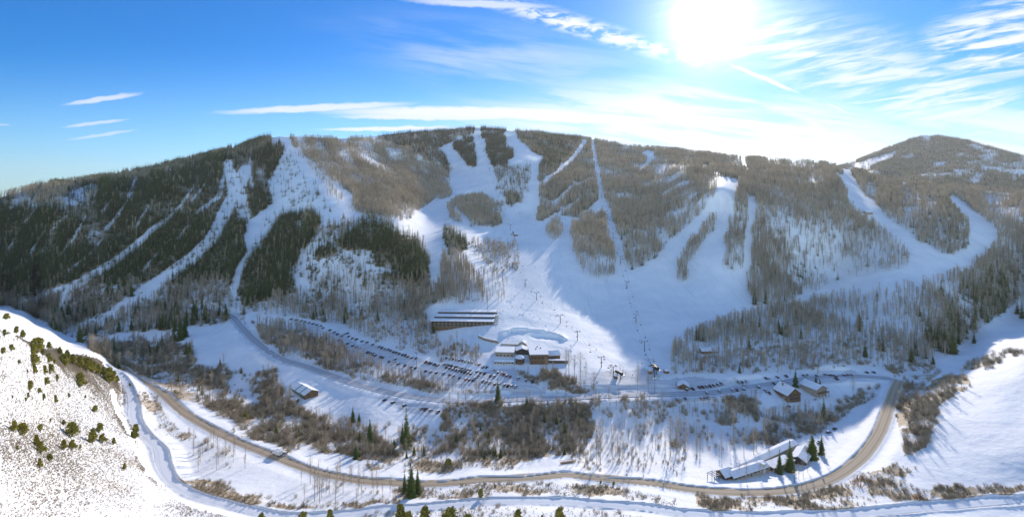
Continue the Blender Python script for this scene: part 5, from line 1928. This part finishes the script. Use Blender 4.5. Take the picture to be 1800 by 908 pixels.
def lift(name, label_l, towers, h, pads, nch, end_off=(0, 0)):
    P = [np.array(at(a, b)) for a, b in towers]
    for i, p in enumerate(P):
        q = P[min(i + 1, len(P) - 1)] - P[max(i - 1, 0)]
        rz = math.atan2(q[1], q[0])
        e = tower_tree(h, rz, i in pads)
        e.location = tuple(p)
        tag(e, 'dark steel lift tower%s, %s from the bottom on %s' % (' with yellow padding' if i in pads else '', order_word(i), label_l), 'lift tower', 'towers of ' + label_l)
    d = P[-1] - P[0]
    u = np.array((-d[1], d[0], 0)) / np.hypot(d[0], d[1])
    for s in (-1, 1):
        b = MB()
        for a, c in zip(P[:-1], P[1:]):
            A_, C_ = a + u * 2.9 * s + (0, 0, h + .9), c + u * 2.9 * s + (0, 0, h + .9)
            prev = A_
            for k in range(1, 7):
                q = A_ + (C_ - A_) * k / 6 - np.array((0, 0, 1)) * 4 * .018 * np.linalg.norm(C_ - A_) * (k / 6) * (1 - k / 6)
                b.tube(prev, q, .045, .045, 4, cap=False)
                prev = q
        o = b.build('haul_cable', M['dark_steel'])
        tag(o, '%s steel haul cable of %s' % ('western' if s > 0 else 'eastern', label_l), 'cable')
        n = 0
        tot = len(P) - 1
        for k in range(nch):
            f = (k + (.25 if s > 0 else .7)) / nch * tot
            i = int(f)
            f -= i
            A_, C_ = P[i] + u * 2.9 * s + (0, 0, h + .9), P[i + 1] + u * 2.9 * s + (0, 0, h + .9)
            q = A_ + (C_ - A_) * f - np.array((0, 0, 1)) * 4 * .018 * np.linalg.norm(C_ - A_) * f * (1 - f)
            o = link('lift_chair', CH, tuple(q))
            o.rotation_euler = (0, 0, math.atan2(d[1], d[0]))
            tag(o, 'lift chair %s up the %s cable of %s' % (order_word(k), 'west' if s > 0 else 'east', label_l), 'lift chair', 'chairs of ' + label_l)
    return P


lift('a', 'the sunlit chairlift', [(1078, 662), (1057, 645), (1015, 598), (985, 568), (943, 527), (923, 504), (912, 460), (904, 424)], 9.5, (), 12)
lift('b', 'the shaded straight chairlift', [(1150, 664), (1133, 617), (1118, 567), (1102, 507), (1091, 462), (1078, 420), (1068, 385), (1058, 348), (1050, 312), (1044, 276), (1041, 254)], 10.5, (2,), 22)
lift('c', 'the summit chairlift', [(897, 404), (882, 362), (872, 334), (860, 300), (850, 268), (842, 244), (837, 229)], 10, (), 14)


def station(px, py, rz, label, s=1.0, mat='dark_steel'):
    e = empty('lift_station', at(px, py), radians(rz))
    tag(e, label, 'lift station')
    b = MB()
    for x in (-3 * s, 3 * s):
        b.tube((x, 0, -1), (x, 0, 5.2 * s), .5 * s, .4 * s, 8)
    b.build('legs' if False else 'support', M['steel'], e)
    b = MB()
    n = 10
    secs = []
    for k, (x, w, z0, z1) in enumerate(((-6, 1.2, 5.4, 6.4), (-5, 2.1, 5.2, 7.1), (0, 2.4, 5.2, 7.5), (5, 2.1, 5.2, 7.1), (6, 1.2, 5.4, 6.4))):
        secs.append([(x * s, -w * s, z0 * s), (x * s, w * s, z0 * s), (x * s, w * s, (z0 * .4 + z1 * .6) * s), (x * s, w * .5 * s, z1 * s), (x * s, -w * .5 * s, z1 * s), (x * s, -w * s, (z0 * .4 + z1 * .6) * s)])
    for sc_ in secs:
        b.v.extend(sc_)
    for i in range(4):
        for j in range(6):
            b.f.append((i * 6 + j, i * 6 + (j + 1) % 6, (i + 1) * 6 + (j + 1) % 6, (i + 1) * 6 + j))
            b.m.append(0)
    b.f += [tuple(range(6))[::-1], tuple(range(24, 30))]
    b.m += [0, 0]
    b.build('housing', M[mat], e)
    b = MB()
    b.tube((-6.5 * s, 0, 4.9 * s), (-6.5 * s, 0, 5.15 * s), 2.9 * s, 2.9 * s, 20)
    b.build('bullwheel', M['steel'], e)
    b = MB()
    b.box(-2 * s, 1.5 * s, 3.5 * s, 6.3 * s, -1, 2.8 * s)
    b.box(-2.3 * s, 1.8 * s, 3.2 * s, 6.6 * s, 2.803 * s, 3.2 * s, 1)
    b.build('operator_hut', [M['brown_wood'], M['roof_snow']], e)


station(1151, 655, 100, 'dark lift station with round bullwheel at the foot of the shaded chairlift', 1.0)
station(1088, 663, 118, 'dark lift station on the sunlit snow beside the lift queue', .8)
station(902, 412, 100, 'small steel lift station high on the sunlit shoulder', .7)
building('patrol_hut', 'small brown patrol hut beside the upper lift station', 'hut', at(907, 414), radians(20), 7, 5, 2.6, 1.6, M['brown_wood'], win=(2, 1), over=.6)
building('slope_hut', 'small brown lift hut on the snowy shoulder by the far right piste', 'hut', at(1526, 376), radians(10), 12, 7, 3.2, 2.0, M['tan_wall'], win=(3, 1), over=.6)
building('ticket_booth', 'tiny orange ticket booth near the foot of the shaded chairlift', 'booth', at(1171, 655), radians(10), 4, 3, 2.4, .9, M['rust_wall'], win=(2, 1), over=.4, snow=.15)


# utility and light poles
def pole(px, py, hp, label, lamp=False):
    p = at(px, py)
    h = hp * p[1] / F
    e = empty('lamp_post' if lamp else 'utility_pole', p)
    tag(e, label, 'pole')
    b = MB()
    b.tube((0, 0, -1), (0, 0, h), .2, .13, 7)
    b.build('post', M['pole'], e)
    if lamp:
        for s in (-1, 1):
            b = MB()
            b.box(s * .9 - .5, s * .9 + .5, -.25, .25, h - .1, h + .15)
            b.build('lamp_head', M['steel'], e)
    else:
        for z in (h - .5, h - 1.6):
            b = MB()
            b.box(-1.3, 1.3, -.1, .1, z, z + .2)
            b.build('crossarm', M['pole'], e)


pole(732, 647, 27, 'tall lamp post with twin heads at the edge of the sunlit car park', True)
pole(1396, 848, 22, 'wooden utility pole with crossarms between the motel and the road')
pole(857, 548, 24, 'wooden utility pole behind the long terraced lodge')
pole(1151, 690, 26, 'lamp post with twin heads below the chairlift base station', True)
pole(430, 570, 26, 'wooden utility pole where the valley road leaves the trees')
pole(1437, 672, 30, 'lamp post with twin heads beside the bay windowed chalet', True)
pole(1212, 652, 30, 'dark leaning snowmaking pole at the aspen edge above the ticket cabin', True)


# ------------------------------------------------------------------ skiers
def skier_mesh(name, coat, seed):
    """one continuous figure grown from a skeleton, crouched on the way down"""
    r_ = random.Random(seed)
    J = {'pel': (0, 0, .88, .15), 'che': (.10, 0, 1.25, .17), 'nek': (.14, 0, 1.46, .07), 'hed': (.17, 0, 1.62, .12), 'crn': (.17, 0, 1.74, .09),
         'hl': (0, .12, .84, .11), 'kl': (.18, .15, .48, .075), 'al': (.02, .15, .10, .06), 'tl': (.18, .15, .07, .05),
         'hr': (0, -.12, .84, .11), 'kr': (.18, -.15, .48, .075), 'ar': (.02, -.15, .10, .06), 'tr': (.18, -.15, .07, .05),
         'sl': (.10, .20, 1.38, .07), 'el': (.16, .34, 1.12, .055), 'wl': (.38, .32, 1.0, .045), 'sr': (.10, -.20, 1.38, .07), 'er': (.16, -.34, 1.12, .055), 'wr': (.38, -.32, 1.0, .045)}
    E = [('pel', 'che'), ('che', 'nek'), ('nek', 'hed'), ('hed', 'crn'), ('pel', 'hl'), ('hl', 'kl'), ('kl', 'al'), ('al', 'tl'), ('pel', 'hr'), ('hr', 'kr'), ('kr', 'ar'), ('ar', 'tr'), ('che', 'sl'), ('sl', 'el'), ('el', 'wl'), ('che', 'sr'), ('sr', 'er'), ('er', 'wr')]
    ks = list(J)
    me = bpy.data.meshes.new('skeleton')
    me.from_pydata([J[k][:3] for k in ks], [(ks.index(a), ks.index(b)) for a, b in E], [])
    o = bpy.data.objects.new('skeleton', me)
    COL.objects.link(o)
    o.modifiers.new('skin', 'SKIN')
    for i, k in enumerate(ks):
        v = me.skin_vertices[0].data[i]
        v.radius = (J[k][3], J[k][3])
        v.use_root = (k == 'pel')
    o.modifiers.new('smooth', 'SUBSURF').levels = 1
    dg = bpy.context.evaluated_depsgraph_get()
    out = bpy.data.meshes.new_from_object(o.evaluated_get(dg))
    out.name = name
    bpy.data.objects.remove(o)
    out.materials.clear()
    for m in (coat, M['trousers'], M['helmet']):
        out.materials.append(m)
    for f in out.polygons:
        f.use_smooth = True
        f.material_index = 1 if f.center.z < .85 else (2 if f.center.z > 1.56 else 0)
    return out


M['trousers'] = plain('dark_ski_trousers', (0.03, 0.03, 0.04))
M['helmet'] = plain('grey_helmet', (0.10, 0.10, 0.11))
COATS = {'black': (0.02, 0.02, 0.02), 'red': (0.4, 0.03, 0.02), 'blue': (0.03, 0.08, 0.3), 'green': (0.05, 0.2, 0.08)}
SK = {k: skier_mesh('person', plain(k + '_ski_jacket', c), i) for i, (k, c) in enumerate(COATS.items())}
b = MB()
for s in (-1, 1):
    b.box(-.75, .9, s * .15 - .05, s * .15 + .05, .01, .04)
    b.tube((.40, s * .33, 1.02), (.05, s * .5, .05), .015, .01, 4)
SKI = b.mesh('skis', [M['dark_steel']])
SPOTS = [(949, 561, 'above the oval snow bank'), (968, 556, 'east of the oval snow bank'), (1048, 615, 'above the lift queue, alone'), (900, 585, 'on the snow terrace'), (893, 596, 'at the terrace edge'), (900, 540, 'beside the terraced lodge'),
         (884, 547, 'nearest to the terraced lodge'), (1079, 655, 'in the lift queue, foremost'), (1085, 652, 'in the lift queue, second'), (1090, 648, 'in the lift queue, uphill side'), (1095, 652, 'in the lift queue, tallest looking'),
         (1082, 660, 'in the lift queue, by the fence'), (1100, 656, 'at the lift queue exit'), (1074, 650, 'west of the lift queue'), (1112, 660, 'between the two lift stations'), (1140, 632, 'gliding to the shaded lift station'), (1143, 638, 'close above the shaded lift station'),
         (1128, 640, 'approaching the shaded lift station'), (1091, 662, 'under the sunlit lift station'), (1012, 640, 'below the lowest sunlit lift tower'), (940, 470, 'high on the sunlit piste'), (962, 500, 'midway down the sunlit piste'),
         (990, 535, 'on the sunlit piste near the shadow edge'), (1124, 600, 'on the shaded piste by the lift line'), (1110, 540, 'on the shaded piste below the lane'), (905, 610, 'beside the yellow brown chalet'), (1006, 575, 'between two sunlit lift towers')]
for i, (a, c, w) in enumerate(SPOTS):
    k = crr.choice(list(COATS))
    e = link('person', SK[k], at(a, c, .05))
    e.rotation_euler = (0, 0, crr.uniform(-2.4, -.7))
    tag(e, 'skier in a %s jacket standing on skis %s' % (k, w), 'person', 'skiers on the slopes')
    o = bpy.data.objects.new('skis', SKI)
    COL.objects.link(o)
    o.parent = e

# plastic fencing of the lift queue
def queue_fence(pts, label):
    o = np.array(at(*pts[0]))
    e = empty('queue_fence', tuple(o))
    tag(e, label, 'fence')
    W_ = [np.array(at(*q)) - o for q in pts]
    for q in W_:
        b = MB()
        b.tube(q, q + (0, 0, 1.3), .07, .07, 5)
        b.build('post', M['dark_steel'], e)
    b = MB()
    for a, d in zip(W_[:-1], W_[1:]):
        b.tube(a + (0, 0, 1.2), d + (0, 0, 1.2), .05, .05, 4)
        b.tube(a + (0, 0, .7), d + (0, 0, .7), .05, .05, 4)
    b.build('rope', M['dark_steel'], e)


queue_fence([(1073, 659), (1076, 648), (1084, 645), (1090, 643), (1096, 647)], 'rope fence curving round the top of the lift queue')
queue_fence([(1080, 666), (1083, 658), (1090, 655), (1096, 660), (1092, 666)], 'rope fence looping round the lower lift queue')
queue_fence([(1130, 632), (1140, 634), (1150, 632)], 'short rope fence above the shaded lift station')
